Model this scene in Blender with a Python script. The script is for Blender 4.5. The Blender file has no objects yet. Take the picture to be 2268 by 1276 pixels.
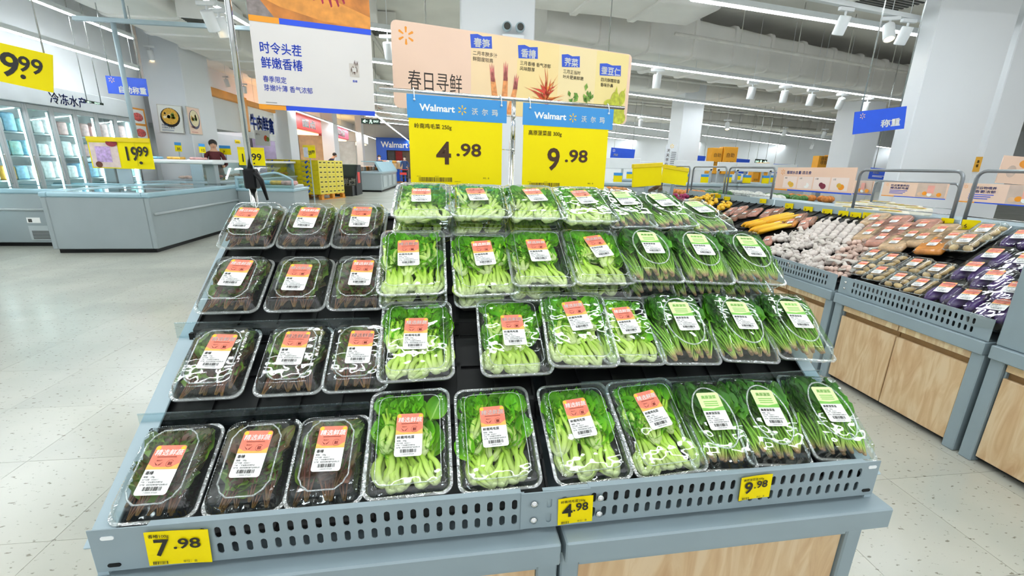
import bpy, math, random
from math import sin, cos, pi, radians, atan2, sqrt
from mathutils import Matrix, Vector, noise
from mathutils.geometry import tessellate_polygon
random.seed(7)
SC = bpy.context.scene
COL = SC.collection
# ---------------------------------------------------------------- camera, world, exposure
FPX, IW, IH = 966.0, 2268.0, 1276.0
CAM_Z = 1.35
def _axes():
    pp = (IW/2, IH/2)
    ray = lambda x, y: Vector((x-pp[0], pp[1]-y, -FPX))
    d = ray(1010, 365).normalized(); h = ray(2010, 389)
    up = h.cross(d).normalized()
    if up.y < 0: up = -up
    return Matrix((d.cross(up), d, up))
RW = _axes()                                   # camera to world
cam_d = bpy.data.cameras.new('camera'); cam = bpy.data.objects.new('camera', cam_d); COL.objects.link(cam)
cam_d.sensor_width = 36; cam_d.lens = FPX/IW*36; cam_d.clip_start = .05; cam_d.clip_end = 300
cam.matrix_world = Matrix.Translation((0, 0, CAM_Z)) @ RW.to_4x4()
SC.camera = cam
EYE = Vector((0, 0, CAM_Z))
def _ray(px, py): return (RW @ Vector((px-IW/2, IH/2-py, -FPX))).normalized()
def atz(px, py, z): r = _ray(px, py); return EYE + r*((z-CAM_Z)/r.z)      # where a sight line meets a level, a depth or a wall plane
def aty(px, py, y): r = _ray(px, py); return EYE + r*(y/r.y)
def atx(px, py, x): r = _ray(px, py); return EYE + r*(x/r.x)
vs = SC.view_settings
vs.view_transform = 'Standard'; vs.look = 'None'; vs.gamma = 1; vs.use_curve_mapping = False
vs.exposure = 0.76
wd = bpy.data.worlds.new('world'); SC.world = wd; wd.use_nodes = True
wd.node_tree.nodes['Background'].inputs[0].default_value = (.93, .97, 1, 1)
wd.node_tree.nodes['Background'].inputs[1].default_value = .66
LED_POWER = 26.0
try:
    SC.cycles.transparent_max_bounces = 16; SC.cycles.max_bounces = 5; SC.cycles.diffuse_bounces = 3; SC.cycles.glossy_bounces = 3
    SC.cycles.caustics_reflective = False; SC.cycles.caustics_refractive = False
    SC.cycles.sample_clamp_indirect = 6; SC.cycles.adaptive_threshold = .025
except Exception: pass
# ---------------------------------------------------------------- materials
def lin(h):
    h = h.lstrip('#'); c = [int(h[i:i+2], 16)/255 for i in (0, 2, 4)]
    return tuple(x/12.92 if x <= .04045 else ((x+.055)/1.055)**2.4 for x in c)+(1,)
MATS = {}
def newmat(name):
    m = bpy.data.materials.new(name); m.use_nodes = True
    return m, m.node_tree, m.node_tree.nodes['Principled BSDF']
def M(name, col, rough=.5, metal=0., var=.06, scale=30., bump=0., spec=.5, emit=0., coat=0.):
    if name in MATS: return MATS[name]
    m, nt, b = newmat(name)
    c = lin(col); N = nt.nodes; L = nt.links
    b.inputs['Roughness'].default_value = rough; b.inputs['Metallic'].default_value = metal
    b.inputs['Specular IOR Level'].default_value = spec
    if coat: b.inputs['Coat Weight'].default_value = coat
    tc = N.new('ShaderNodeTexCoord'); nz = N.new('ShaderNodeTexNoise'); nz.inputs['Scale'].default_value = scale; nz.inputs['Detail'].default_value = 3
    L.new(tc.outputs['Object'], nz.inputs['Vector'])
    rp = N.new('ShaderNodeValToRGB'); rp.color_ramp.elements[0].position = .3; rp.color_ramp.elements[1].position = .7
    rp.color_ramp.elements[0].color = tuple(x*(1-var) for x in c[:3])+(1,)
    rp.color_ramp.elements[1].color = tuple(min(1, x*(1+var)) for x in c[:3])+(1,)
    L.new(nz.outputs['Fac'], rp.inputs[0]); L.new(rp.outputs[0], b.inputs['Base Color'])
    if bump:
        bp = N.new('ShaderNodeBump'); bp.inputs['Strength'].default_value = bump; bp.inputs['Distance'].default_value = .01
        L.new(nz.outputs['Fac'], bp.inputs['Height']); L.new(bp.outputs[0], b.inputs['Normal'])
    if emit:
        b.inputs['Emission Strength'].default_value = emit; L.new(rp.outputs[0], b.inputs['Emission Color'])
    MATS[name] = m; return m
def ramp_mat(name, stops, axis=1, lo=0., hi=1., rough=.45, nscale=60., namp=.15, rand=.25, midrib=None, spec=.4):
    """colour along one local axis, with noise and a little difference from one individual to the next"""
    if name in MATS: return MATS[name]
    m, nt, b = newmat(name); N = nt.nodes; L = nt.links
    tc = N.new('ShaderNodeTexCoord'); sp = N.new('ShaderNodeSeparateXYZ'); L.new(tc.outputs['Object'], sp.inputs[0])
    mr = N.new('ShaderNodeMapRange'); mr.inputs[1].default_value = lo; mr.inputs[2].default_value = hi
    L.new(sp.outputs[axis], mr.inputs[0])
    nz = N.new('ShaderNodeTexNoise'); nz.inputs['Scale'].default_value = nscale; nz.inputs['Detail'].default_value = 4
    L.new(tc.outputs['Object'], nz.inputs['Vector'])
    ad = N.new('ShaderNodeMath'); ad.operation = 'MULTIPLY_ADD'; ad.inputs[1].default_value = namp*2; L.new(nz.outputs['Fac'], ad.inputs[0])
    sb = N.new('ShaderNodeMath'); sb.operation = 'SUBTRACT'; sb.inputs[1].default_value = namp; L.new(mr.outputs[0], sb.inputs[0]); L.new(sb.outputs[0], ad.inputs[2])
    rp = N.new('ShaderNodeValToRGB'); e = rp.color_ramp.elements
    while len(e) < len(stops): e.new(.5)
    for i, (p, c) in enumerate(stops): e[i].position = p; e[i].color = lin(c)
    L.new(ad.outputs[0], rp.inputs[0])
    oi = N.new('ShaderNodeObjectInfo'); hs = N.new('ShaderNodeHueSaturation')
    vr = N.new('ShaderNodeMapRange'); vr.inputs[3].default_value = 1-rand; vr.inputs[4].default_value = 1+rand; L.new(oi.outputs['Random'], vr.inputs[0]); L.new(vr.outputs[0], hs.inputs['Value'])
    L.new(rp.outputs[0], hs.inputs['Color']); out = hs.outputs[0]
    if midrib:
        ab = N.new('ShaderNodeMath'); ab.operation = 'ABSOLUTE'; L.new(sp.outputs[0], ab.inputs[0])
        r2 = N.new('ShaderNodeMapRange'); r2.inputs[1].default_value = .0008; r2.inputs[2].default_value = .0022; r2.inputs[3].default_value = 1; r2.inputs[4].default_value = 0; L.new(ab.outputs[0], r2.inputs[0])
        mx = N.new('ShaderNodeMixRGB'); mx.inputs[2].default_value = lin(midrib); L.new(r2.outputs[0], mx.inputs[0]); L.new(out, mx.inputs[1]); out = mx.outputs[0]
    L.new(out, b.inputs['Base Color'])
    bp = N.new('ShaderNodeBump'); bp.inputs['Strength'].default_value = .25; bp.inputs['Distance'].default_value = .002; L.new(nz.outputs['Fac'], bp.inputs['Height']); L.new(bp.outputs[0], b.inputs['Normal'])
    b.inputs['Roughness'].default_value = rough; b.inputs['Specular IOR Level'].default_value = spec
    MATS[name] = m; return m
def clear_mat(name, tint='#fbfdfd', gloss=1.0, rough=.05, bump=.15, scale=25., base=.03, milk=0., fog=0.):
    """thin clear plastic or glass: lets light straight through, mirrors more at grazing angles"""
    if name in MATS: return MATS[name]
    m = bpy.data.materials.new(name); m.use_nodes = True; nt = m.node_tree; N = nt.nodes; L = nt.links
    N.remove(N['Principled BSDF']); out = N['Material Output']
    tr = N.new('ShaderNodeBsdfTransparent'); tr.inputs[0].default_value = lin(tint)
    gl = N.new('ShaderNodeBsdfGlossy'); gl.inputs['Roughness'].default_value = rough; gl.inputs[0].default_value = (1, 1, 1, 1)
    lw = N.new('ShaderNodeLayerWeight'); lw.inputs[0].default_value = .5
    pw = N.new('ShaderNodeMath'); pw.operation = 'POWER'; pw.inputs[1].default_value = 4.; L.new(lw.outputs['Facing'], pw.inputs[0])
    ma = N.new('ShaderNodeMath'); ma.operation = 'MULTIPLY_ADD'; ma.inputs[1].default_value = gloss*.8; ma.inputs[2].default_value = base; ma.use_clamp = True
    L.new(pw.outputs[0], ma.inputs[0])
    if bump:
        tc = N.new('ShaderNodeTexCoord'); nz = N.new('ShaderNodeTexNoise'); nz.inputs['Scale'].default_value = scale; nz.inputs['Detail'].default_value = 2; L.new(tc.outputs['Object'], nz.inputs['Vector'])
        bp = N.new('ShaderNodeBump'); bp.inputs['Strength'].default_value = bump; bp.inputs['Distance'].default_value = .01
        L.new(nz.outputs['Fac'], bp.inputs['Height']); L.new(bp.outputs[0], gl.inputs['Normal'])
    body = tr.outputs[0]
    if milk or fog:                                    # thick edges scatter; breath of moisture under a lid
        df = N.new('ShaderNodeBsdfDiffuse'); df.inputs[0].default_value = (.9, .93, .94, 1)
        m2 = N.new('ShaderNodeMixShader'); m2.inputs[0].default_value = milk; L.new(body, m2.inputs[1]); L.new(df.outputs[0], m2.inputs[2]); body = m2.outputs[0]
        if fog:
            t2 = N.new('ShaderNodeTexCoord'); n2 = N.new('ShaderNodeTexNoise'); n2.inputs['Scale'].default_value = 22; n2.inputs['Detail'].default_value = 5; g2 = N.new('ShaderNodeNewGeometry'); L.new(g2.outputs['Position'], n2.inputs['Vector'])
            r2 = N.new('ShaderNodeMapRange'); r2.inputs[1].default_value = .42; r2.inputs[2].default_value = .68; r2.inputs[3].default_value = milk; r2.inputs[4].default_value = fog; L.new(n2.outputs['Fac'], r2.inputs[0]); L.new(r2.outputs[0], m2.inputs[0])
    mx = N.new('ShaderNodeMixShader'); L.new(ma.outputs[0], mx.inputs[0]); L.new(body, mx.inputs[1]); L.new(gl.outputs[0], mx.inputs[2]); L.new(mx.outputs[0], out.inputs[0])
    MATS[name] = m; return m
def wood_mat(name, a='#dfc5a0', b_='#c6a078'):
    if name in MATS: return MATS[name]
    m, nt, b = newmat(name); N = nt.nodes; L = nt.links
    tc = N.new('ShaderNodeTexCoord'); mp = N.new('ShaderNodeMapping'); mp.inputs['Scale'].default_value = (9, 9, 1.6); L.new(tc.outputs['Object'], mp.inputs[0])
    nz = N.new('ShaderNodeTexNoise'); nz.inputs['Scale'].default_value = 2.2; nz.inputs['Detail'].default_value = 7; nz.inputs['Distortion'].default_value = 1.4; L.new(mp.outputs[0], nz.inputs['Vector'])
    rp = N.new('ShaderNodeValToRGB'); e = rp.color_ramp.elements; e[0].position = .3; e[0].color = lin(b_); e[1].position = .62; e[1].color = lin(a)
    x = e.new(.48); x.color = lin('#d4b48a')
    L.new(nz.outputs['Fac'], rp.inputs[0]); L.new(rp.outputs[0], b.inputs['Base Color']); b.inputs['Roughness'].default_value = .45
    MATS[name] = m; return m
def floor_mat():
    m, nt, b = newmat('speckled_floor'); N = nt.nodes; L = nt.links
    tc = N.new('ShaderNodeTexCoord'); ge = N.new('ShaderNodeNewGeometry')
    mp = N.new('ShaderNodeMapping'); mp.inputs['Scale'].default_value = (1, 1.9, 1); mp.inputs['Rotation'].default_value = (0, 0, .5); L.new(ge.outputs['Position'], mp.inputs[0])
    n1 = N.new('ShaderNodeTexNoise'); n1.inputs['Scale'].default_value = 34; n1.inputs['Detail'].default_value = 4; L.new(mp.outputs[0], n1.inputs['Vector'])
    r1 = N.new('ShaderNodeValToRGB'); e = r1.color_ramp.elements; e[0].position = .31; e[0].color = lin('#8f8b80'); e[1].position = .37; e[1].color = lin('#c9c9c2')
    L.new(n1.outputs['Fac'], r1.inputs[0])
    n2 = N.new('ShaderNodeTexNoise'); n2.inputs['Scale'].default_value = 1.3; n2.inputs['Detail'].default_value = 3; L.new(ge.outputs['Position'], n2.inputs['Vector'])
    r2 = N.new('ShaderNodeValToRGB'); e = r2.color_ramp.elements; e[0].position = .35; e[0].color = lin('#e9ebe6'); e[1].position = .7; e[1].color = lin('#fffdf7')
    L.new(n2.outputs['Fac'], r2.inputs[0])
    oi = N.new('ShaderNodeObjectInfo'); vr = N.new('ShaderNodeMapRange'); vr.inputs[3].default_value = .95; vr.inputs[4].default_value = 1.03; L.new(oi.outputs['Random'], vr.inputs[0])
    mx = N.new('ShaderNodeMixRGB'); mx.blend_type = 'MULTIPLY'; mx.inputs[0].default_value = 1; L.new(r1.outputs[0], mx.inputs[1]); L.new(r2.outputs[0], mx.inputs[2])
    hs = N.new('ShaderNodeHueSaturation'); L.new(mx.outputs[0], hs.inputs['Color']); L.new(vr.outputs[0], hs.inputs['Value'])
    L.new(hs.outputs[0], b.inputs['Base Color']); b.inputs['Roughness'].default_value = .22; b.inputs['Specular IOR Level'].default_value = .45
    MATS['floor'] = m; return m
# ---------------------------------------------------------------- mesh building
class MB:
    def __init__(s): s.v = []; s.f = []; s.m = []; s.sm = []
    def add(s, vs, fs, mat=0, smooth=False):
        o = len(s.v); s.v += [tuple(p) for p in vs]; s.f += [tuple(i+o for i in f) for f in fs]
        s.m += [mat]*len(fs); s.sm += [smooth]*len(fs); return s
    def box(s, x0, x1, y0, y1, z0, z1, mat=0, c=0., X=None):
        if x1 < x0: x0, x1 = x1, x0
        if y1 < y0: y0, y1 = y1, y0
        if z1 < z0: z0, z1 = z1, z0
        if c <= 0:
            vs = [(x, y, z) for z in (z0, z1) for y in (y0, y1) for x in (x0, x1)]
            fs = [(0, 2, 3, 1), (4, 5, 7, 6), (0, 1, 5, 4), (2, 6, 7, 3), (0, 4, 6, 2), (1, 3, 7, 5)]
        else:
            c = min(c, (x1-x0)*.45, (y1-y0)*.45, (z1-z0)*.45)
            vs = []; idx = {}
            for i, x in enumerate((x0, x1)):
                for j, y in enumerate((y0, y1)):
                    for k, z in enumerate((z0, z1)):
                        dx = c if i == 0 else -c; dy = c if j == 0 else -c; dz = c if k == 0 else -c
                        for a, p in enumerate(((x, y+dy, z+dz), (x+dx, y, z+dz), (x+dx, y+dy, z))):
                            idx[i, j, k, a] = len(vs); vs.append(p)
            fs = []
            I = idx
            for i in (0, 1): fs.append((I[i,0,0,0], I[i,1,0,0], I[i,1,1,0], I[i,0,1,0]))
            for j in (0, 1): fs.append((I[0,j,0,1], I[1,j,0,1], I[1,j,1,1], I[0,j,1,1]))
            for k in (0, 1): fs.append((I[0,0,k,2], I[1,0,k,2], I[1,1,k,2], I[0,1,k,2]))
            for i in (0, 1):
                for j in (0, 1): fs.append((I[i,j,0,0], I[i,j,1,0], I[i,j,1,1], I[i,j,0,1]))
                for k in (0, 1): fs.append((I[i,0,k,0], I[i,1,k,0], I[i,1,k,2], I[i,0,k,2]))
            for j in (0, 1):
                for k in (0, 1): fs.append((I[0,j,k,1], I[1,j,k,1], I[1,j,k,2], I[0,j,k,2]))
            for i in (0, 1):
                for j in (0, 1):
                    for k in (0, 1): fs.append((I[i,j,k,0], I[i,j,k,1], I[i,j,k,2]))
        if X is not None: vs = [X @ Vector(p) for p in vs]
        return s.add(vs, fs, mat)
    def tube(s, pts, r, n=8, mat=0, smooth=True, flat=1.0, cap=True):
        pts = [Vector(p) for p in pts]; k = len(pts); rs = r if isinstance(r, (list, tuple)) else [r]*k
        t0 = (pts[1]-pts[0]).normalized(); ref = Vector((0, 0, 1)) if abs(t0.z) < .9 else Vector((1, 0, 0))
        vs = []
        for i, p in enumerate(pts):
            t = (pts[min(i+1, k-1)]-pts[max(i-1, 0)]).normalized()
            a = t.cross(ref)
            if a.length < 1e-6: a = Vector((1, 0, 0))
            a.normalize(); b = a.cross(t).normalized(); ref = b
            for j in range(n):
                w = 2*pi*j/n; vs.append(p+a*(rs[i]*cos(w))+b*(rs[i]*flat*sin(w)))
        fs = [(i*n+j, i*n+(j+1) % n, (i+1)*n+(j+1) % n, (i+1)*n+j) for i in range(k-1) for j in range(n)]
        if cap: fs += [tuple(range(n-1, -1, -1)), tuple((k-1)*n+j for j in range(n))]
        return s.add(vs, fs, mat, smooth)
    def loft(s, rings, mat=0, smooth=True, cap0=True, cap1=True):
        n = len(rings[0]); vs = [p for r in rings for p in r]
        fs = [(i*n+j, i*n+(j+1) % n, (i+1)*n+(j+1) % n, (i+1)*n+j) for i in range(len(rings)-1) for j in range(n)]
        s.add(vs, fs, mat, smooth)
        o = len(s.v)-len(vs)
        if cap0: s.f.append(tuple(o+j for j in range(n-1, -1, -1))); s.m.append(mat); s.sm.append(False)
        if cap1: s.f.append(tuple(o+(len(rings)-1)*n+j for j in range(n))); s.m.append(mat); s.sm.append(False)
        return s
    def lathe(s, prof, n=12, mat=0, c=(0, 0, 0), smooth=True, sx=1., sy=1.):
        return s.loft([[(c[0]+sx*r*cos(2*pi*j/n), c[1]+sy*r*sin(2*pi*j/n), c[2]+z) for j in range(n)] for r, z in prof], mat, smooth)
    def ball(s, c, r, n=8, k=6, mat=0, sc=(1, 1, 1)):
        rings = []
        for i in range(k+1):
            a = -pi/2+pi*i/k; rr = max(cos(a), .02)
            rings.append([(c[0]+sc[0]*r*rr*cos(2*pi*j/n), c[1]+sc[1]*r*rr*sin(2*pi*j/n), c[2]+sc[2]*r*sin(a)) for j in range(n)])
        return s.loft(rings, mat)
    def prism(s, poly, a, b, axis=1, mat=0):
        """polygon extruded along an axis (poly given in the other two)"""
        def P(p, h): return (h, p[0], p[1]) if axis == 0 else ((p[0], h, p[1]) if axis == 1 else (p[0], p[1], h))
        n = len(poly); vs = [P(p, a) for p in poly]+[P(p, b) for p in poly]
        fs = [(i, (i+1) % n, n+(i+1) % n, n+i) for i in range(n)]+[tuple(range(n-1, -1, -1)), tuple(range(n, 2*n))]
        return s.add(vs, fs, mat)
    def xf(s, X): s.v = [tuple(X @ Vector(p)) for p in s.v]; return s
    def mesh(s, name, mats):
        me = bpy.data.meshes.new(name); me.from_pydata(s.v, [], s.f)
        for x in (mats if isinstance(mats, (list, tuple)) else [mats]): me.materials.append(x)
        me.polygons.foreach_set('material_index', s.m); me.polygons.foreach_set('use_smooth', s.sm)
        me.update(); return me
    def obj(s, name, mats, parent=None, X=None): return link(name, s.mesh(name, mats), parent, X)
def link(name, data, parent=None, X=None):
    o = bpy.data.objects.new(name, data); COL.objects.link(o)
    if parent is not None: o.parent = parent
    if X is not None: o.matrix_local = X if parent is not None else X
    if parent is None and X is not None: o.matrix_world = X
    return o
def tag(o, label, cat, group=None, kind=None):
    if label: o['label'] = label
    if cat: o['category'] = cat
    if group: o['group'] = group
    if kind: o['kind'] = kind
    return o
def thing(name, label, cat, X=None, group=None): return tag(link(name, None, None, X), label, cat, group)
def struct(o): o['kind'] = 'structure'; return o
def T(x, y, z): return Matrix.Translation((x, y, z))
def RZ(a): return Matrix.Rotation(a, 4, 'Z')
def RX(a): return Matrix.Rotation(a, 4, 'X')
def RY(a): return Matrix.Rotation(a, 4, 'Y')
def frame(o, ex, ey, ez): m = Matrix.Identity(4); m.col[0] = (*ex, 0); m.col[1] = (*ey, 0); m.col[2] = (*ez, 0); m.col[3] = (*o, 1); return m
def rrect(hw, hl, r, z, n=24, ripple=0., per=2):
    """rounded rectangle ring with a rib pattern; n points a quarter"""
    pts = []; P = []
    seg = [(hw-r, hl-r, 0), (-hw+r, hl-r, pi/2), (-hw+r, -hl+r, pi), (hw-r, -hl+r, 1.5*pi)]
    tot = []
    for q, (cx, cy, a0) in enumerate(seg):
        nc = max(3, n//4)
        for i in range(nc+1):
            a = a0+pi/2*i/nc; P.append((cx+r*cos(a), cy+r*sin(a), cos(a), sin(a)))
        nx = seg[(q+1) % 4]; A = P[-1]; B = (nx[0]+r*cos(nx[2]), nx[1]+r*sin(nx[2]))
        ns = n-nc
        for i in range(1, ns): P.append((A[0]+(B[0]-A[0])*i/ns, A[1]+(B[1]-A[1])*i/ns, A[2], A[3]))
    for i, (x, y, nx_, ny_) in enumerate(P):
        d = ripple*(1 if (i//per) % 2 else -1); pts.append((x+nx_*d, y+ny_*d, z))
    return pts
# ---------------------------------------------------------------- flat print (lettering, barcodes, emblems)
_TX = {}
def text_geo(body, bold=0.):
    k = (body, bold)
    if k not in _TX:
        c = bpy.data.curves.new('t', 'FONT'); c.body = body; c.size = 1; c.resolution_u = 3; c.offset = bold
        o = bpy.data.objects.new('t', c); COL.objects.link(o)
        me = bpy.data.meshes.new_from_object(o)
        _TX[k] = ([tuple(v.co) for v in me.vertices], [tuple(p.vertices) for p in me.polygons])
        bpy.data.objects.remove(o); bpy.data.curves.remove(c); bpy.data.meshes.remove(me)
    return _TX[k]
class Print:
    """marks on a flat panel, in panel coordinates (x right, y up), each layer a hair above the one below"""
    def __init__(s): s.mb = MB(); s.mats = []; s.z = .0004
    def mi(s, m):
        if m not in s.mats: s.mats.append(m)
        return s.mats.index(m)
    def up(s): s.z += .0003
    def rect(s, x0, y0, x1, y1, m): s.mb.add([(x0, y0, s.z), (x1, y0, s.z), (x1, y1, s.z), (x0, y1, s.z)], [(0, 1, 2, 3)], s.mi(m)); return s
    def poly(s, pts, m): s.mb.add([(x, y, s.z) for x, y in pts], [tuple(range(len(pts)))], s.mi(m)); return s
    def disc(s, x, y, r, m, sx=1., n=16): return s.poly([(x+r*sx*cos(2*pi*i/n), y+r*sin(2*pi*i/n)) for i in range(n)], m)
    def text(s, body, x, y, size, m, bold=.0, align=0, sx=1., width=None, italic=0.):
        cjk = any(ord(ch) > 0x2e00 for ch in body)
        vs, fs = text_geo(body, 0. if cjk else bold)
        if not vs: return s
        w = max(v[0] for v in vs)
        if width: sx = width/(w*size)
        ox = x-(w*size*sx*(.5 if align == 1 else 1 if align == 2 else 0))
        k = max(0., bold) if cjk else 0.
        for dx, dy in (((-k, 0), (k, 0), (0, -k), (0, k)) if k else ((0, 0),)):
            s.mb.add([(ox+(v[0]+dx+italic*v[1])*size*sx, y+(v[1]+dy)*size, s.z) for v in vs], fs, s.mi(m))
        return s
    def spark(s, x, y, r, m, sy=1.):
        for i in range(6):
            a = pi/2+i*pi/3; c, d = cos(a), sin(a); w = .11*r
            pts = [(.34*r, -w*.7), (.9*r, -w*1.3), (r, 0), (.9*r, w*1.3), (.34*r, w*.7)]
            s.poly([(x+p*c-q*d, y+(p*d+q*c)*sy) for p, q in pts], m)
        return s
    def bars(s, x0, y0, x1, y1, m, n=22, seed=1):
        rnd = random.Random(seed); x = x0; u = (x1-x0)/n/2
        while x < x1-u*2:
            w = u*rnd.choice((.6, 1, 1.6)); s.rect(x, y0, min(x+w, x1), y1, m); x += w+u*rnd.choice((.6, 1, 1.5))
        return s
    def obj(s, name, parent, X=None): return s.mb.obj(name, s.mats, parent, X)
def panel(mb, w, h, t=.004, r=.0, mat=0, y0=0.):
    """upright board: x 0..w, y 0..h in its own plane, front face at z=0"""
    if r > 0:
        ring = [(x+w/2, y+h/2) for x, y, _ in rrect(w/2, h/2, r, 0, 8)]
        mb.prism(ring, -t, 0, 2, mat)
    else: mb.box(0, w, 0, h, -t, 0, mat)
    return mb
def board_frame(p, yaw, roll=0., pitch=0.):
    """frame of an upright board whose lower left corner is p; x runs right, y up, z towards the viewer"""
    return T(*p) @ RZ(yaw) @ RY(roll) @ RX(pi/2+pitch)
# ---------------------------------------------------------------- common materials
GREY = M('grey_powder_coat', '#8f9fa6', .42, 0, .04, 6, spec=.5)
GREYL = M('light_grey_powder_coat', '#a9bcc4', .4, 0, .03, 6)
BLACK = M('black_plastic', '#0a0b0c', .42, 0, .1, 40, spec=.25)
STEEL = M('brushed_steel', '#b9bcbc', .25, .9, .05, 60)
CHROME = M('chrome_tube', '#d6d8d8', .12, 1., .03, 60)
WHITE = M('white_paint', '#eef1f2', .5, 0, .03, 3)
YEL = M('price_yellow', '#fbe300', .5, 0, .02, 10, spec=.2)
YEL2 = M('sign_yellow', '#ffe800', .5, 0, .015, 10, spec=.2)
SKY = M('sign_sky_blue', '#3d98dd', .35, 0, .03, 8)
ROYAL = M('royal_blue', '#1d55d8', .4, 0, .03, 8)
INK = M('black_ink', '#1c1712', .5, 0, .05, 60)
BROWNINK = M('brown_ink', '#46280c', .5, 0, .05, 60)
WINK = M('white_ink', '#fbfbf8', .45, 0, .02, 60)
SPARK = M('spark_yellow', '#f9c728', .4, 0, .03, 60)
ORANGE = M('orange_print', '#f59a1c', .4, 0, .04, 30)
PEACH = M('peach_print', '#f6d3bb', .42, 0, .03, 4)
WOOD = wood_mat('oak_laminate')
CLEAR = clear_mat('clear_pet_plastic', '#f8fcfb', 1.25, .045, .42, 13, .045)
RIB = clear_mat('ribbed_pet_plastic', '#f4f9f8', 1.4, .06, .3, 40, .08, milk=.02)
EDGE = clear_mat('pet_edge', '#f2f8f8', 1.6, .08, .2, 80, .18, milk=.13)
FOGL = clear_mat('misted_pet_plastic', '#f6fafa', 1.2, .05, .42, 13, .055, milk=.0, fog=.10)
ACRYL = clear_mat('clear_acrylic', '#eef6f8', 1.0, .03, 0, 20, .03)
GLASS = clear_mat('clear_glass', '#e9f5f3', 1.0, .03, 0, 20, .04)
# ---------------------------------------------------------------- floor
fm = floor_mat()
JOINT = M('floor_joint', '#a9a69c', .5, 0, .1, 30)
b = MB(); b.box(-26, 42, -6, 62, -.12, -.006); floor = struct(b.obj('floor', JOINT))
TS = .49; tb = MB(); g = .0009; tb.box(g, TS-g, g, TS-g, -.006, 0); tile_me = tb.mesh('floor_tile', fm)
near = []
for i in range(-16, 9):
    for j in range(1, 19):
        x, y = i*TS, j*TS
        c = RW.transposed() @ (Vector((x+TS/2, y+TS/2, 0))-EYE)
        if c.z > -.3: continue
        px, py = IW/2+FPX*c.x/-c.z, IH/2-FPX*c.y/-c.z
        if -150 < px < IW+150 and py < IH+260 and not (-.7 < x < .75 and y < 2.0): near.append((c.length, i, j))
near.sort(); near = near[:280]; done = set()
for _, i, j in near:
    done.add((i, j)); link('floor_tile', tile_me, floor, T(i*TS, j*TS, 0))
fb = MB()                                                # the far floor, where the tiles can no longer be told apart
for j in range(-12, 126):
    i = -53; 
    while i < 86:
        if (i, j) in done: i += 1; continue
        k = i
        while k < 86 and (k, j) not in done: k += 1
        for a in range(i, k, 8 if j > 20 or j < 0 else 1):
            e = min(a+(8 if j > 20 or j < 0 else 1), k)
            fb.box(a*TS+g, e*TS-g, j*TS+g, (j+1)*TS-g, -.006, 0)
        i = k
o = fb.obj('distant_tiles', fm, floor); o['kind'] = 'stuff'
# ---------------------------------------------------------------- the promotional display in front
DA = Vector((-.719, .786, 0)); DYAW = atan2(.045, 1.783)
DF = T(*DA) @ RZ(DYAW)                                   # display frame: x along the rail, y back, z up
TV = [.012, .225, .42, .612]; TZ = [.585, .745, .90, 1.045]; TILT = radians(31)
def slot_plate(mb, x0, x1, z0, z1, y, t, pitch, rows, sw, sh, mat=0, skip=()):
    """upright sheet with real slotted holes; rows = hole centre heights"""
    n = max(1, int((x1-x0)/pitch)); p = (x1-x0)/n
    zs = sorted(rows); cuts = [z0]+[(a+b_)/2 for a, b_ in zip(zs, zs[1:])]+[z1]
    for i in range(n):
        for r, zc in enumerate(zs):
            ca, cb = x0+i*p, x0+(i+1)*p; za, zb = cuts[r], cuts[r+1]
            if (i, r) in skip: mb.box(ca, cb, y, y+t, za, zb, mat); continue
            cx = (ca+cb)/2; hole = []
            for q in range(5): a = pi*q/4; hole.append((cx+sw/2*cos(a), zc+(sh-sw)/2+sw/2*sin(a)))
            for q in range(5): a = pi+pi*q/4; hole.append((cx+sw/2*cos(a), zc-(sh-sw)/2+sw/2*sin(a)))
            outer = [(ca, za), (cb, za), (cb, zb), (ca, zb)]
            tr = tessellate_polygon([[Vector((*q, 0)) for q in outer], [Vector((*q, 0)) for q in hole]])
            P = outer+hole; m = len(P)
            vs = [(q[0], y, q[1]) for q in P]+[(q[0], y+t, q[1]) for q in P]
            fs = [tuple(f) for f in tr]+[tuple(k+m for k in reversed(f)) for f in tr]
            h = len(hole); fs += [(4+k, 4+(k+1) % h, m+4+(k+1) % h, m+4+k) for k in range(h)]
            mb.add(vs, fs, mat)
    mb.box(x0, x1, y-.0005, y+t+.012, z1-.002, z1, mat)
    return mb
RZ0, RZ1 = .552, .65
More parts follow.
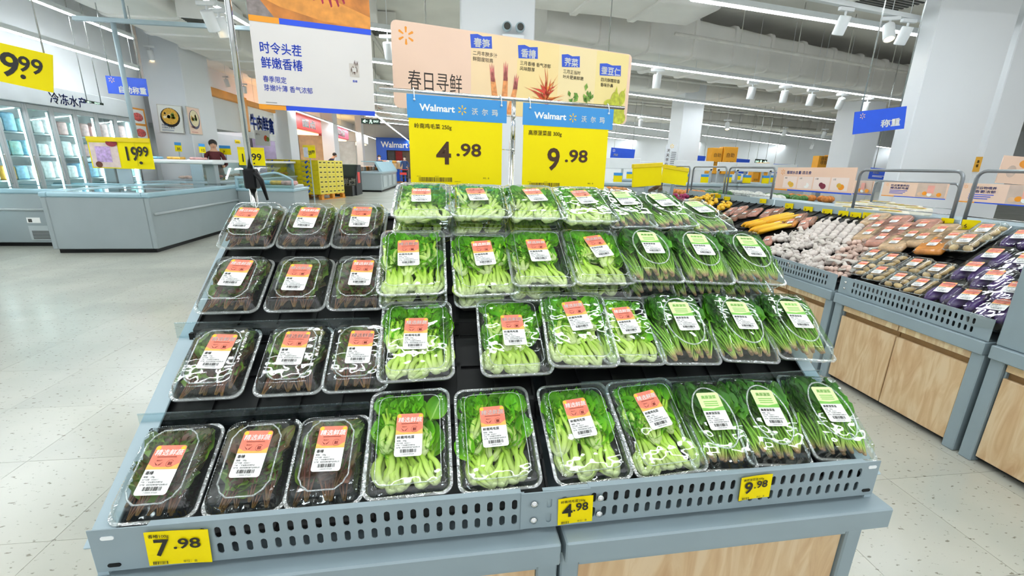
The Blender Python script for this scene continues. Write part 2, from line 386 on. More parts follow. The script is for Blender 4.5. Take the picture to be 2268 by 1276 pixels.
def display_table(u0, u1, label):
    root = thing('display_table', label, 'display table', DF @ T(u0, 0, 0), 'promotional display tables')
    w = u1-u0
    b = MB(); b.box(-.012 if u0 < .5 else .004, w+(.03 if u0 > .5 else -.004), -.045, .86, .475, .535, 0, .004); b.obj('table_cap', GREY, root)
    for lx in ((.0, .05), (w-.05, w)):
        for ly in (-.01, .79):
            b = MB(); b.box(lx[0]+(.004 if u0 > .5 else 0), lx[1], ly, ly+.05, 0, .475, 0, .004); b.obj('leg', GREY, root)
    b = MB(); b.box(.05, w-.05, -.008, .03, .43, .475, 0); b.obj('cross_beam', GREY, root)
    b = MB(); b.box(.05, w-.05, .0, .018, .06, .428, 0, .002); b.obj('wood_panel', WOOD, root)
    b = MB(); b.box(.05, w-.05, .01, .84, .03, .06, 0); b.obj('bottom_plate', GREY, root)
    for s in (0, 1):
        b = MB(); x = -.002 if s == 0 else w-.018
        if (s == 0 and u0 < .5) or (s == 1 and u0 > .5):
            b.box(x, x+.018, .04, .79, .06, .475, 0, .002); b.obj('wood_panel', WOOD, root)
            c = MB(); xx = -.006 if s == 0 else w-.014
            prof = [(0, .535), (0, .60)]+[(TV[3]+.24, TZ[3]+.125), (TV[3]+.24, .535)]
            c.prism([(p[0], p[1]) for p in prof], xx, xx+.02, 0); c.obj('end_panel', GREYL, root)
            c = MB(); a0 = Vector((xx+.01, 0, .603)); a1 = Vector((xx+.01, TV[3]+.24, TZ[3]+.128))
            d = (a1-a0); L = d.length; X = frame(a0, Vector((1, 0, 0)), d.normalized(), Vector((1, 0, 0)).cross(d.normalized()))
            c.box(-.022, .022, 0, L, -.003, .003, 0, .001, X=X); c.obj('end_trim', GREYL, root)
    b = MB(); b.box(0, w, TV[3]+.235, TV[3]+.25, .535, TZ[3]+.13, 0); b.obj('back_panel', GREY, root)
    # stepped black trays: a sloping grid and a riser for each tier
    for k in range(4):
        b = MB(); L = .235; X = T(0, TV[k], TZ[k]) @ RX(TILT)
        b.box(.016, w-.016, 0, L, -.014, -.006, 0, X=X)
        n = int((w-.03)/.095); p = (w-.032)/n
        for i in range(n+1): b.box(.016+i*p-.006 if i else .016, .016+i*p+.006 if i < n else w-.016, 0, L, -.006, .002, 0, X=X)
        for q in (0, .115, .223): b.box(.016, w-.016, q, q+.012, -.006, .002, 0, X=X)
        b.obj('shelf_tray', BLACK, root)
        if k:
            y0 = TV[k-1]+L*cos(TILT); z0 = TZ[k-1]+L*sin(TILT)
            b = MB(); b.add([(0.016, y0-.012, z0-.06), (w-.016, y0-.012, z0-.06), (w-.016, TV[k], TZ[k]+.002), (.016, TV[k], TZ[k]+.002)], [(0, 1, 2, 3)])
            for i in range(n+1): b.box(.016+i*p-.005, .016+i*p+.005, y0-.02, TV[k], TZ[k]-.03, TZ[k]-.004)
            b.obj('shelf_riser', BLACK, root)
    return root
tabL = display_table(0, .948, 'left grey promotional display table carrying toon sprouts and bok choy')
tabR = display_table(.952, 1.784, 'right grey promotional display table carrying spinach boxes with wood panel below')
def rail(root, x0, x1, px0, px1, pitch, plain=()):
    b = MB(); y = -.006; t = .0025
    slot_plate(b, px0, px1, RZ0, RZ1, y, t, pitch, [RZ0+.027, RZ1-.031], .0125, .028)
    b.box(x0, px0, y, y+t, RZ0, RZ1); b.box(px1, x1, y, y+t, RZ0, RZ1)
    b.box(x0, x1, y, y+.02, RZ0-.003, RZ0)
    return b.obj('front_rail', GREY, root)
rail(tabL, 0, .862, .105, .855, .0268)
b = MB(); slot_plate(b, 0, .03, RZ0+.001, RZ1-.001, -.009, .0025, .03, [RZ0+.027, RZ1-.031], .0125, .028)
slot_plate(b, .03, .11, RZ0+.001, RZ1-.001, -.009, .0025, .0268, [RZ0+.027, RZ1-.031], .0125, .028)
b.xf(T(.905-.952, 0, 0)); b.box(.855-.952, .905-.952, -.009, -.0065, RZ0+.001, RZ1-.001); b.obj('rail_joint', GREY, tabR)
rail(tabR, .905-.952, .832, .06, .79, .0268)
for ux, zz in ((.885, RZ1-.03), (.885, RZ0+.024), (1.04, RZ0+.024), (1.04, RZ1-.03)):
    b = MB(); b.lathe([(.0, 0), (.008, 0), (.009, .002), (.007, .005), (.0, .006)], 12)
    b.xf(T(ux-.952, -.009, zz) @ RX(pi/2)); b.obj('screw', CHROME, tabR)
for root, ux, zz, m in ((tabL, .033, RZ1-.02, WHITE), (tabL, .033, RZ0+.012, BLACK), (tabR, .81, RZ1-.016, WHITE), (tabR, .81, RZ0+.012, BLACK)):
    b = MB(); b.prism([(x, z) for x, z, _ in rrect(.012, .0042, .004, 0, 6)], -.0075, -.006, 1); b.obj('mounting_slot', m, root, T(ux, 0, zz))
# clear acrylic lips along the front of the upper tiers
for k, (ua, ub, zh) in ((1, (-.02, .50, .03)), (2, (-.02, .48, .03))):
    b = MB(); y = TV[k]-.012; z = TZ[k]-.004
    b.box(ua, ub, y, y+.002, z-.01, z+zh+.002, 0, .0005); b.box(ua, ub, y, y+.03, z-.012, z-.010)
    b.tube([(ua, y+.001, z+zh), (ub, y+.001, z+zh)], .0022, 6); b.tube([(ub, y+.001, z+zh), (ub+.016, y+.001, z-.03)], .0022, 6)
    b.obj('shelf_lip', ACRYL, tabL)
for k, (ua, ub) in ((1, (.10, .83)), (2, (.3, .83)), (3, (.3, .83))):
    b = MB(); y = TV[k]-.012; z = TZ[k]+.02
    b.box(ua, ub, y, y+.002, z-.03, z+.03, 0, .0005); b.tube([(ua, y+.001, z+.03), (ub, y+.001, z+.03)], .0022, 6); b.obj('shelf_lip', ACRYL, tabR)
# ---------------------------------------------------------------- vegetables
BOKS = ramp_mat('bok_choy_stalk', [(0, '#e2edaa'), (.2, '#cfe676'), (.6, '#b3dc3c'), (1, '#86c41e')], 1, 0, .12, .35, 40, .1, .18)
BOKL = ramp_mat('bok_choy_leaf', [(0, '#a2dc2a'), (.4, '#74c418'), (1, '#54a80e')], 1, 0, .07, .42, 70, .2, .3, midrib='#a9d267')
SPIS = ramp_mat('spinach_stem', [(0, '#b58c66'), (.07, '#c4c06a'), (.24, '#98ca42'), (1, '#5fa32a')], 1, 0, .14, .4, 50, .06, .25)
SPIL = ramp_mat('spinach_leaf', [(0, '#6cae2a'), (.4, '#4c981c'), (1, '#387a14')], 1, 0, .09, .36, 60, .25, .35, midrib='#7fae4a')
TOOS = ramp_mat('toon_stem', [(0, '#7a5a2a'), (.4, '#74382a'), (1, '#5d2a22')], 1, 0, .12, .4, 50, .3, .35)
TOOL = ramp_mat('toon_leaf', [(0, '#84503a'), (.45, '#6a442c'), (1, '#6e7030')], 1, 0, .06, .33, 40, .35, .5, midrib='#7a4a32', spec=.6)
TOOG = ramp_mat('toon_leaf_green', [(0, '#5d7d24'), (.5, '#7fa332'), (1, '#4c6c20')], 1, 0, .06, .33, 40, .35, .4, midrib='#8fa850', spec=.6)
def leaf_mesh(name, mat, L, W, curl, seed, tip=.75, wave=.0):
    rnd = random.Random(seed); nu, nv = 7, 8; vs = []; fs = []
    ph = rnd.uniform(0, 6); bend = rnd.uniform(-.12, .14)
    for j in range(nv):
        t = j/(nv-1); w = W/2*max(.06, sin(pi*min(1, t**tip*.97+.03)))**.75
        for i in range(nu):
            a = i/(nu-1)*2-1
            z = curl*W*a*a*.6+bend*L*.5*t*t+wave*W*sin(5*t*pi+ph+a*2)*abs(a)
            vs.append((a*w, t*L, z))
    fs = [(j*nu+i, j*nu+i+1, (j+1)*nu+i+1, (j+1)*nu+i) for j in range(nv-1) for i in range(nu-1)]
    b = MB(); b.add(vs, fs, 0, True); return b.mesh(name, mat)
bok_leaves = [leaf_mesh('leaf', BOKL, .062+.004*s, .046+.002*s, .45, s, .9, .08) for s in range(5)]
spi_leaves = [leaf_mesh('leaf', SPIL, .096+.004*s, .054+.002*s, .3, 20+s, .7, .07) for s in range(5)]
too_leaves = [leaf_mesh('leaf', TOOL if s < 5 else TOOG, .068+.003*s, .034+.002*s, .3, 40+s, .75, .12) for s in range(8)]
def stalks(seed, n, L, r0, bulge, rb, rt, flat, mat, name, nr=7, seg=7, spread=.012):
    rnd = random.Random(seed); b = MB(); tips = []
    for k in range(n):
        ph = 2*pi*k/n+rnd.uniform(-.3, .3); l = L*rnd.uniform(.78, 1.05); out = rnd.uniform(.6, 1.3); tw = rnd.uniform(-.4, .4)
        pts = []; rs = []
        for i in range(seg):
            t = i/(seg-1); rad = r0+bulge*sin(pi*min(1, t*1.5))*.9+spread*out*t*t
            a = ph+tw*t
            pts.append((rad*cos(a)+spread*.6*sin(3*t+ph)*t, l*t, rad*sin(a)*.6+.004))
            rs.append(rb*(1-.15*cos(pi*t*2))*(1-t)+rt*t)
        b.tube(pts, rs, nr, 0, True, flat)
        d = Vector(pts[-1])-Vector(pts[-2]); tips.append((Vector(pts[-1]), d.normalized(), ph))
    b.ball((0, .001, .004), r0+rb*.8, 8, 4, 0, (1, .7, .8))
    return b.mesh(name, mat), tips
boks = [stalks(s, 5+s % 3, .098, .005, .0165, .0082, .0044, .6, BOKS, 'baby_bok_choy') for s in range(6)]
spis = [stalks(50+s, 7, .13, .003, .004, .0028, .0024, .8, SPIS, 'spinach_plant', 6, 6, .02) for s in range(5)]
toos = [stalks(90+s, 4, .125, .002, .004, .0021, .0016, .9, TOOS, 'toon_sprout', 6, 6, .012) for s in range(5)]
def plant(kind, B, X, lim, label, group, seed, cat):
    """B box frame, X place inside it, lim = half width, half length, lowest and highest level for the leaves"""
    rnd = random.Random(seed); hw, hl, zl, zh = lim
    lib, leaves, name = {'bok': (boks, bok_leaves, 'baby_bok_choy'), 'spi': (spis, spi_leaves, 'spinach_plant'), 'too': (toos, too_leaves, 'toon_sprout')}[kind]
    me, tips = lib[rnd.randrange(len(lib))]
    o = tag(link(name, me, None, B @ X), label, cat, group)
    extra = 2 if kind == 'too' else 0
    Xi = X.inverted()
    for q, (p, d, ph) in enumerate(tips):
        for e in range(1+extra):
            lm = leaves[rnd.randrange(len(leaves))]; L = max(v.co.y for v in lm.vertices)
            p0 = X @ (p-Vector((0, .004+.03*e, 0))); a0 = atan2(-(X.to_3x3() @ d).x, (X.to_3x3() @ d).y)
            for tr in range(14):
                s = rnd.uniform(.8, 1.15)*(1-.03*tr); a = a0+rnd.uniform(-.3, .3)*(1+tr*.25)+(rnd.choice((-1, 1))*.9 if e else 0)
                b0 = Vector((max(-hw+.01, min(hw-.01, p0.x)), max(-hl+.01, min(hl-.012, p0.y)), max(zl, min(zh-.008, p0.z+rnd.uniform(-.004, .012)))))
                tp = b0+Vector((-sin(a), cos(a), 0))*L*s
                if abs(tp.x) < hw and abs(tp.y) < hl: break
            else: continue
            tilt = max(-.25, min(.18, (zh-.006-b0.z)/(L*s)-.12)); tilt = min(tilt, rnd.uniform(-.1, .18))
            Y = T(*b0) @ RZ(a) @ RX(tilt) @ RY(rnd.uniform(-.35, .35)) @ Matrix.Scale(s, 4)
            link('leaf', lm, o, Xi @ Y)
    return o
# ---------------------------------------------------------------- clear boxes
def ripple_path(hw, hl, r, z, n=40): return rrect(hw, hl, r, z, n)
def make_box(kind, hw, hl, ht, hl2):
    n = 56; r = .022 if kind != 'spi' else .014
    inn = .012
    b = MB()
    R_ = [rrect(hw-inn-.008, hl-inn-.008, r, .001, n), rrect(hw-inn-.002, hl-inn-.002, r, .006, n, .0009, 1), rrect(hw-.009, hl-.009, r, ht-.004, n, .0011, 1), rrect(hw-.006, hl-.006, r, ht, n), rrect(hw, hl, r+.004, ht+.001, n), rrect(hw, hl, r+.004, ht-.003, n)]
    b.loft(R_[:2], 0, True, True, False); b.loft(R_[1:4], 1, True, False, False); b.loft(R_[3:], 2, True, False, False)
    tray = b.mesh('tray', [CLEAR, RIB, EDGE])
    b = MB()
    rise = hl2; k = .010 if kind != 'spi' else .016; k2 = k
    rings = [rrect(hw-.0005, hl-.0005, r+.004, ht+.0018, n), rrect(hw-.007, hl-.007, r, ht+.002, n), rrect(hw-.008, hl-.008, r, ht+.004, n, .0013, 1), rrect(hw-.008-k*.6, hl-.008-k*.6, r, ht+rise*.8, n, .0013, 1), rrect(hw-.010-k, hl-.010-k, r-.002, ht+rise, n, .0009, 1), rrect(hw-.016-k, hl-.016-k, r-.004, ht+rise+.0012, n)]
    if kind == 'spi': rings[3:] = [rrect(hw-.02, hl-.02, r, ht+rise*.85, n, .0014, 1), rrect(hw-.023, hl-.023, r, ht+rise, n, .001, 1), rrect(hw-.028, hl-.028, r-.004, ht+rise-.001, n)]
    b.loft(rings[:2], 2, True, False, False); b.loft(rings[1:-1], 1, True, False, False); b.loft(rings[-2:], 0, True, False, True)
    lid = b.mesh('lid', [FOGL if kind == 'too' else CLEAR, RIB, EDGE])
    b = MB(); z = ht+rise+.0012
    if kind == 'spi':
        a, c = hw*.62, hl*.66
        pts = [(a*cos(t*2*pi/40), c*sin(t*2*pi/40), z) for t in range(41)]
        b.tube(pts, .0026, 6, 0, True, .7, False)
    elif kind == 'too':
        a, c, q = hw*.62, hl*.74, .018
        path = [(-a+q*1.4, -c), (a-q*1.4, -c), (a-q*.5, -c+q*.7), (a-q*.3, -c+q*1.2), (a, -c+q*1.6), (a, c-q*1.6), (a-q*.3, c-q*1.2), (a-q*.5, c-q*.7), (a-q*1.4, c), (-a+q*1.4, c), (-a+q*.5, c-q*.7), (-a+q*.3, c-q*1.2), (-a, c-q*1.6), (-a, -c+q*1.6), (-a+q*.3, -c+q*1.2), (-a+q*.5, -c+q*.7), (-a+q*1.4, -c)]
        b.tube([(x, y, z) for x, y in path], .0022, 6, 0, True, .7, False)
    else:
        a, c = hw-.026, hl-.026
        b.tube([(x, y, z) for x, y, _ in rrect(a, c, .02, z, 12)]+[(a, c-.02, z)], .0014, 5, 0, True, .7, False)
    ridge = b.mesh('lid_ridge', EDGE)
    return tray, lid, ridge, z
def veg_label(green, title, weight):
    w, h = .064, .108
    card = M('label_card', '#fdfdfb', .35, 0, .01, 30); top = M('label_salmon', '#ee8167', .4, 0, .1, 60); gr = M('label_light_green', '#dff0a8', .4, 0, .05, 60); gr2 = M('label_green_ink', '#7cc24a', .4, 0, .05, 60); lo = M('label_orange', '#f7b955', .4, 0, .1, 60); red = M('label_dark_red', '#8e2a1c', .4, 0, .05, 60)
    P = Print(); ring = lambda ww, hh, r: [(x, y) for x, y, _ in rrect(ww, hh, r, 0, 8)]
    P.z = 0; pr = ring(w/2, h/2, .006)
    P.mb.prism(pr, -.0004, .0, 2, P.mi(card)); P.up()
    hd = .5*h
    up = [(x, y) for x, y in pr if y > h/2-hd]; ys = h/2-hd
    up = [(w/2, ys)]+[(x, y) for x, y in pr if y > ys and x > 0 and True]
    top_poly = [(-w/2, ys), (w/2, ys)]+sorted([(x, y) for x, y in pr if y > h/2-.008], key=lambda q: -q[0])
    P.poly(top_poly, gr if green else top); P.up()
    if green:
        P.text('高原菠菜', 0, h/2-.018, .011, gr2, .02, 1)
        for i in range(3): P.rect(-.02, h/2-.026-i*.006, .02, h/2-.0285-i*.006, gr2)
        P.poly([(-w/2, ys), (w/2, ys), (w/2, ys+.012), (0, ys+.006), (-w/2, ys+.009)], gr2)
    else:
        P.poly([(-w/2, ys), (w/2, ys), (w/2, ys+.014), (.018, ys+.005), (-.018, ys+.005), (-w/2, ys+.012)], lo)
        for x, y in ((-.026, h/2-.006), (.026, h/2-.007)): P.disc(x, y, .005, SPARK)
        P.up(); P.text('精选鲜蔬', 0, h/2-.022, .0145, WINK, .012, 1, italic=.12)
        P.rect(-.02, h/2-.0275, .02, h/2-.026, red)
        for q in (-1, 1): P.poly([(-.012, ys+.009), (-.012+q*.009, ys+.0165), (-.012+q*.003, ys+.0085)], red)
        P.text('SELECT', -.012, ys+.018, .0036, red, .02, 1); P.text('鲜', .012, ys+.009, .009, red, .02, 1)
        pts = [(.012+.008*cos(a*.3+.6), ys+.0125+.008*sin(a*.3+.6)) for a in range(0, 18)]
        for p, q in zip(pts, pts[1:]): P.poly([p, q, (q[0]*.92+.012*.08, q[1]*.92+(ys+.0125)*.08), (p[0]*.92+.012*.08, p[1]*.92+(ys+.0125)*.08)], red)
    P.text(title, -w/2+.004, ys-.0105, .0082, INK, .02)
    P.text('规格：'+weight, -w/2+.004, ys-.018, .0046, INK, .012)
    P.text('生产日期：20260317', -w/2+.004, ys-.0235, .0036, INK, .012)
    P.text('产地：广东省惠州市博罗县', -w/2+.004, ys-.0288, .0036, INK, .012)
    P.text('生产商：深圳市百果农副产品有限公司', -w/2+.004, ys-.0345, .0040, INK, .012, width=w-.009)
    P.bars(-.019, -h/2+.0085, .019, -h/2+.017, INK, 24, 3)
    P.text('2 000005 875600', 0, -h/2+.0035, .0040, INK, .0, 1)
    m = P.mb.mesh('label', P.mats); return m
LBL = {'too': veg_label(False, '香椿', '100g'), 'bok': veg_label(False, '岭南鸡毛菜', '250g'), 'spi': veg_label(True, '高原菠菜苗', '300g')}
BOX = {'too': make_box('too', .084, .108, .026, .032), 'bok': make_box('bok', .099, .134, .036, .014), 'spi': make_box('spi', .088, .128, .030, .036)}
CONT = {'too': 10, 'bok': 14, 'spi': 12}
NICE = {'too': ('toon_sprout_box', 'toon sprouts', 'red-brown toon sprouts'), 'bok': ('bok_choy_box', 'baby bok choy', 'pale green baby bok choy'), 'spi': ('spinach_box', 'spinach', 'dark green spinach')}
ROWN = ['front row', 'second row', 'third row', 'back row']
boxes_n = 0
def veg_box(kind, k, u, h, spin, colname, lab=(0, 0, 0), tilt=0., s0=.045, lower=False, shift=0., scale=1.):
    """tier k, place u along the rail, height h above the tier, spin in degrees"""
    global boxes_n; boxes_n += 1; seed = boxes_n*101
    tray, lid, ridge, zt = BOX[kind]; hw, hl = {'too': (.084, .108), 'bok': (.099, .134), 'spi': (.088, .128)}[kind]
    X = DF @ T(u, TV[k], TZ[k]) @ RX(TILT) @ T(0, s0-.01+hl*.98+shift, h+.003) @ RZ(radians(-spin)) @ RX(tilt) @ Matrix.Scale(scale, 4)
    nm, veg, what = NICE[kind]
    where = ('%s %s' % (colname, ROWN[k]))
    root = thing(nm, ('lower box of %s, %s' if lower else 'clear box of %s, %s') % (what, where), 'vegetable box', X, 'clear boxes of %s' % veg)
    link('tray', tray, root); l = link('lid', lid, root); link('lid_ridge', ridge, l)
    if not lower:
        link('label', LBL[kind], root, T(lab[0], lab[1], zt+.0018) @ RZ(radians(lab[2])) @ Matrix.Scale(.98, 4))
    rnd = random.Random(seed); n = CONT[kind] if not lower else 6
    vl = '%s in the %sbox, %s' % ({'too': 'toon sprout', 'bok': 'baby bok choy', 'spi': 'spinach plant'}[kind], 'lower ' if lower else '', where)
    vg = '%s in the %sbox, %s' % (veg, 'lower ' if lower else '', where)
    for i in range(n):
        if kind == 'bok':
            row = i % 2 if not lower else 0; c = (i//2)/(n/2-.5)*2-1
            x = c*(hw-.032)+rnd.uniform(-.012, .012); y = (-hl+.018+rnd.uniform(0, .024)) if row == 0 else (-.022+rnd.uniform(-.035, .025))
            z = (.010 if row == 0 else .020)+rnd.uniform(0, .010); a = rnd.uniform(-42, 42)*(1-.7*abs(c))+c*10; sc = rnd.uniform(.92, 1.16)*(1. if row == 0 else .92)
            if i == n-1: q = rnd.choice((-1, 1)); a = 70*q; x = q*.05; y = .0; z = .026
        elif kind == 'spi':
            c = i/(n-1)*2-1; c = (i*7 % n)/(n-1)*2-1
            x = c*(hw-.026)+rnd.uniform(-.006, .006); y = -hl+.022+rnd.uniform(0, .022); z = .008+.026*(i/n); a = rnd.uniform(-12, 12)-c*5; sc = rnd.uniform(.92, 1.08)
        else:
            c = (i*4 % n)/(n-1)*2-1
            x = c*(hw-.03)+rnd.uniform(-.012, .012); y = -hl+.016+rnd.uniform(0, .05)*(i % 2); z = .008+.03*(i/n); a = rnd.uniform(-20, 20)*(1-.7*abs(c))+c*12; sc = rnd.uniform(.85, 1.05)
        P = T(x, y, z) @ RZ(radians(a)) @ RY(rnd.uniform(-.5, .5)) @ RX(rnd.uniform(-.02, .05)) @ Matrix.Scale(sc, 4)
        plant(kind, X, P, (hw-.014, hl-.013, .01, zt-.012), vl, vg, seed+i, 'vegetable')
    return root
c3 = ['left of the three in the', 'middle of the three in the', 'right of the three in the']
c4 = ['first of the four in the', 'second of the four in the', 'third of the four in the', 'last of the four in the']
tl = [[(.0, -.01, -3), (.0, .012, -3), (.004, .012, -2)], [(.006, .012, -4), (.0, .014, -3), (.006, .01, -2)], [(.004, .018, -5), (-.002, -.004, -3), (.008, .012, -2)], [(-.018, .0, -4), (.0, .004, -3), (.004, .01, -1)]]
for k, us in enumerate(([.088, .262, .424], [.112, .300, .462], [.095, .272, .440], [.085, .255, .418])):
    for c, u in enumerate(us): veg_box('too', k, u, .0, (0, 0, 0)[c], c3[c], tl[k][c])
gu = [[.605, .813, 1.036, 1.23], [.616, .882, 1.065, 1.215], [.600, .815, .987, 1.173], [.63, .817, 1.0, 1.18]]
gh = [[.012, .0, .0, .004], [.03, .032, .058, .045], [.06, .05, .07, .074], [.080, .080, .078, .072]]
gt = [[0, 0, 0, 0], [.0, .0, 0, 0], [.06, .05, -.04, -.04], [-.20, -.22, -.2, -.17]]
gs = [[-1, -1, -2, -3], [-1, 0, 3, 4], [-1, -2, 1, 1], [0, 2, 0, 0]]
gl = [[(.0, .005, -2), (-.004, .018, 1), (-.004, .026, 4), (.004, .034, 8)], [(-.002, .006, -2), (.0, .006, 1), (.0, .03, 10), (.0, .022, 9)], [(-.012, .018, 2), (.0, .026, 4), (-.004, .012, 4), (.008, .026, 12)], [(-.008, .0, 2), (-.012, .012, 8), (.008, .02, 9), (.004, .02, 9)]]
for k in range(4):
    for c in range(4):
        veg_box('bok', k, gu[k][c], gh[k][c], gs[k][c], c4[c], gl[k][c], gt[k][c], scale=.93 if (k, c) == (1, 3) else 1.)
su = [[1.385, 1.545, 1.735], [1.378, 1.566, 1.752], [1.34, 1.515, 1.70], [1.33, 1.48, 1.64]]
sh = [[.006, .004, .002], [.05, .046, .042], [.085, .077, .068], [.058, .052, .022]]
ss = [[3, 6, 6], [3, 6, 7], [3, 5, 6], [-2, -6, -4]]
st = [[0, 0, 0], [0, 0, 0], [-.04, -.03, -.03], [-.16, -.2, -.25]]
for k in range(4):
    for c in range(3):
        veg_box('spi', k, su[k][c], sh[k][c], ss[k][c], c3[c], (.004, .016, 2), st[k][c])
# boxes of the lower layer, glimpsed beneath the ones on top
for k, c in ((2, 0), (2, 1), (2, 2), (2, 3), (3, 0), (3, 1), (3, 2), (3, 3)):
    veg_box('bok', k, gu[k][c], max(.002, gh[k][c]-.058), gs[k][c], c4[c], lower=True, tilt=gt[k][c]*.6, shift=-.004)
for k, c in ((2, 0), (2, 1), (2, 2), ):
    veg_box('spi', k, su[k][c], max(.002, sh[k][c]-.068), ss[k][c], c3[c], lower=True, tilt=st[k][c]*.6, shift=-.004)
# ---------------------------------------------------------------- yellow price tags on the rail
def price_tag(u, z, w, h, name, price, label, roll):
    root = thing('price_tag', label, 'price tag', DF @ T(u, -.0115, z) @ RY(radians(roll)) @ RX(pi/2), 'yellow price tags on the rail')
    b = MB(); n = 10
    rings = [[(x*w/n, y, -.0025*sin(pi*x/n)*.6+.0015*(1 if y > h/2 else 0)) for x in range(n+1)] for y in (0, h)]
    vs = [p for r in rings for p in r]+[(p[0], p[1], p[2]-.0008) for r in rings for p in r]; m = n+1
    fs = [(i, i+1, m+i+1, m+i) for i in range(n)]+[(2*m+i+1, 2*m+i, 3*m+i, 3*m+i+1) for i in range(n)]
    b.add(vs, fs, 0, True); b.obj('tag_card', YEL, root)
    P = Print(); P.z = .0024; s = h/.075
    P.text(name, .006*s, h-.012*s, .0085*s, INK, .01); a, c = price.split('.')
    P.text(a, w*.12, h*.32, .05*s, INK, .022); P.text('.'+c, w*.42, h*.5, .031*s, INK, .018, width=w*.44)
    P.bars(.008*s, .004*s, w*.32, .011*s, INK, 14, 5); P.text('单位：盒', w*.55, .006*s, .006*s, INK); P.obj('print', root)
price_tag(.098, RZ0+.006, .115, .083, '香椿100g', '7.98', 'yellow 7.98 price tag at the left end of the perforated rail', 3)
price_tag(.942, RZ0+.004, .082, .073, '岭南鸡毛菜250g', '4.98', 'yellow 4.98 price tag beside the rail joint screws', -2)
price_tag(1.395, RZ0+.022, .082, .068, '高原菠菜苗300g', '9.98', 'yellow 9.98 price tag on the right rail below the spinach', -3)
# ---------------------------------------------------------------- ceiling lights
LEDM = M('led_diffuser', '#f4fbff', .5, 0, .005, 3, emit=LED_POWER)
HOUS = M('light_housing', '#d9dedd', .5, 0, .03, 5)
led_n = 0
def led(p, q, label, w=.055, group='linear ceiling lights'):
    p, q = Vector(p), Vector(q); d = (q-p); L = d.length; d.normalize()
    X = frame(p, d, Vector((0, 0, 1)).cross(d).normalized(), Vector((0, 0, 1)))
    root = thing('linear_light', label, 'ceiling light', X, group)
    b = MB(); b.box(0, L, -w*.9, w*.9, .0, .07); b.obj('housing', HOUS, root)
    b = MB(); b.box(.02, L-.02, -w/2, w/2, -.012, 0); b.obj('diffuser', LEDM, root)
    n = max(1, int(L/4))
    for i in range(n+1): b = MB(); x = .15+(L-.3)*i/n; b.tube([(x, 0, .07), (x, 0, 4.7-p.z)], .006, 5); b.obj('hanger_wire', HOUS, root)
    return root
led((-4.5, -.15, 3.4), (7, .9, 3.4), 'linear light straight above the front of the display', .036)
led((-4.5, .95, 3.4), (7, 2.0, 3.4), 'linear light straight above the back of the display', .036)
led((-4.5, 2.9, 3.4), (7, 3.9, 3.4), 'linear light above the aisle behind the display')
led((-4.5, -2.4, 3.4), (7, -1.4, 3.4), 'linear light above the aisle behind the viewer')
led(atz(1530, -2, 3.4), atz(2240, 110, 3.4), 'long linear light nearest the viewer at upper right')
# ---------------------------------------------------------------- the hall
CEILM = M('sprayed_ceiling', '#e8e6df', .8, 0, .12, .6)
DUCTM = M('white_duct_wrap', '#eceae4', .5, 0, .06, 1.2, bump=.5)
PIPEM = M('painted_pipe', '#d2d0c8', .6, 0, .08, 4)
WALLM = M('white_wall', '#eceff1', .6, 0, .02, 1.)
COLM = M('column_white', '#e6e9ec', .45, 0, .02, 1.)
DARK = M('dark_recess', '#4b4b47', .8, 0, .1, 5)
BLUEW = M('blue_wall_panel', '#1f5fd0', .4, 0, .03, 2)
REDM = M('red_header', '#e2413c', .4, 0, .05, 3)
PINKM = M('pink_header', '#e05a78', .4, 0, .05, 3)
ORF = M('orange_frame', '#f2a23a', .4, 0, .05, 4)
CZ = 4.7
b = MB(); b.box(-26, 42, -6, 62, CZ, CZ+.2); struct(b.obj('ceiling', CEILM))
b = MB(); b.box(-7.8, -7.42, -6, 12.3, 0, CZ); struct(b.obj('wall_left', WALLM))
b = MB(); b.box(-9.6, -9.3, 12.3, 45, 0, CZ); struct(b.obj('wall_left_far', WALLM))
b = MB(); b.box(-9.6, 2, 44, 44.3, 0, CZ); struct(b.obj('wall_back_left', WALLM))
b = MB(); b.box(2, 42, 33, 33.3, 0, CZ); struct(b.obj('wall_back', M('pale_blue_wall', '#f1f5f8', .6, 0, .02, 1)))
b = MB(); b.box(2, 2.3, 33.3, 44, 0, CZ); struct(b.obj('wall_back_return', WALLM))
b = MB(); b.box(41.6, 42, -6, 33, 0, CZ); struct(b.obj('wall_right', WALLM))
def column(x0, x1, y0, y1, label, name='column', trim=True):
    root = thing(name, label, 'column', T((x0+x1)/2, (y0+y1)/2, 0), 'white columns'); root['kind'] = 'structure'
    w, d = (x1-x0)/2, (y1-y0)/2
    b = MB(); b.box(-w, w, -d, d, 0, CZ, 0, .012); b.obj('shaft', COLM, root)
    if trim:
        b = MB(); b.box(-w-.012, w+.012, -d-.012, d+.012, 0, .12, 0, .004); b.obj('kick_plate', STEEL, root)
    return root
def col_px(xl, xr, yp, y, label, depth=.9):
    a, c = aty(xl, yp, y), aty(xr, yp, y); return column(a.x, c.x, y, y+depth, label)
colC = col_px(1020, 1186, 10, 5.6, 'white column behind the spring produce banner', .85)
colR = col_px(2062, 2236, 105, 5.5, 'broad white column standing at the right behind the produce bank', .22)
b = MB(); a = aty(2241, 133, 5.62); c = aty(2300, 172, 5.62); b.box(a.x, c.x, 5.62, 6.4, 0, CZ, 0, .01); tag(b.obj('pilaster', COLM), 'narrow pale pilaster beside the broad right column', 'pilaster', kind='structure')
colL = col_px(324, 409, 200, 12.2, 'white column at left carrying two food posters', 1.25)
col_px(602, 637, 260, 20, 'white column between the meat counter and the red shop front', 1.0)
col_px(711, 738, 285, 27, 'far white column between the red shop and the pink shop', 1.0)
col_px(788, 801, 300, 34, 'thin far white column right of the pink shop front', .8)
c15 = col_px(1507, 1552, 300, 15, 'white column with vertical slogan behind the yellow bins', .9)
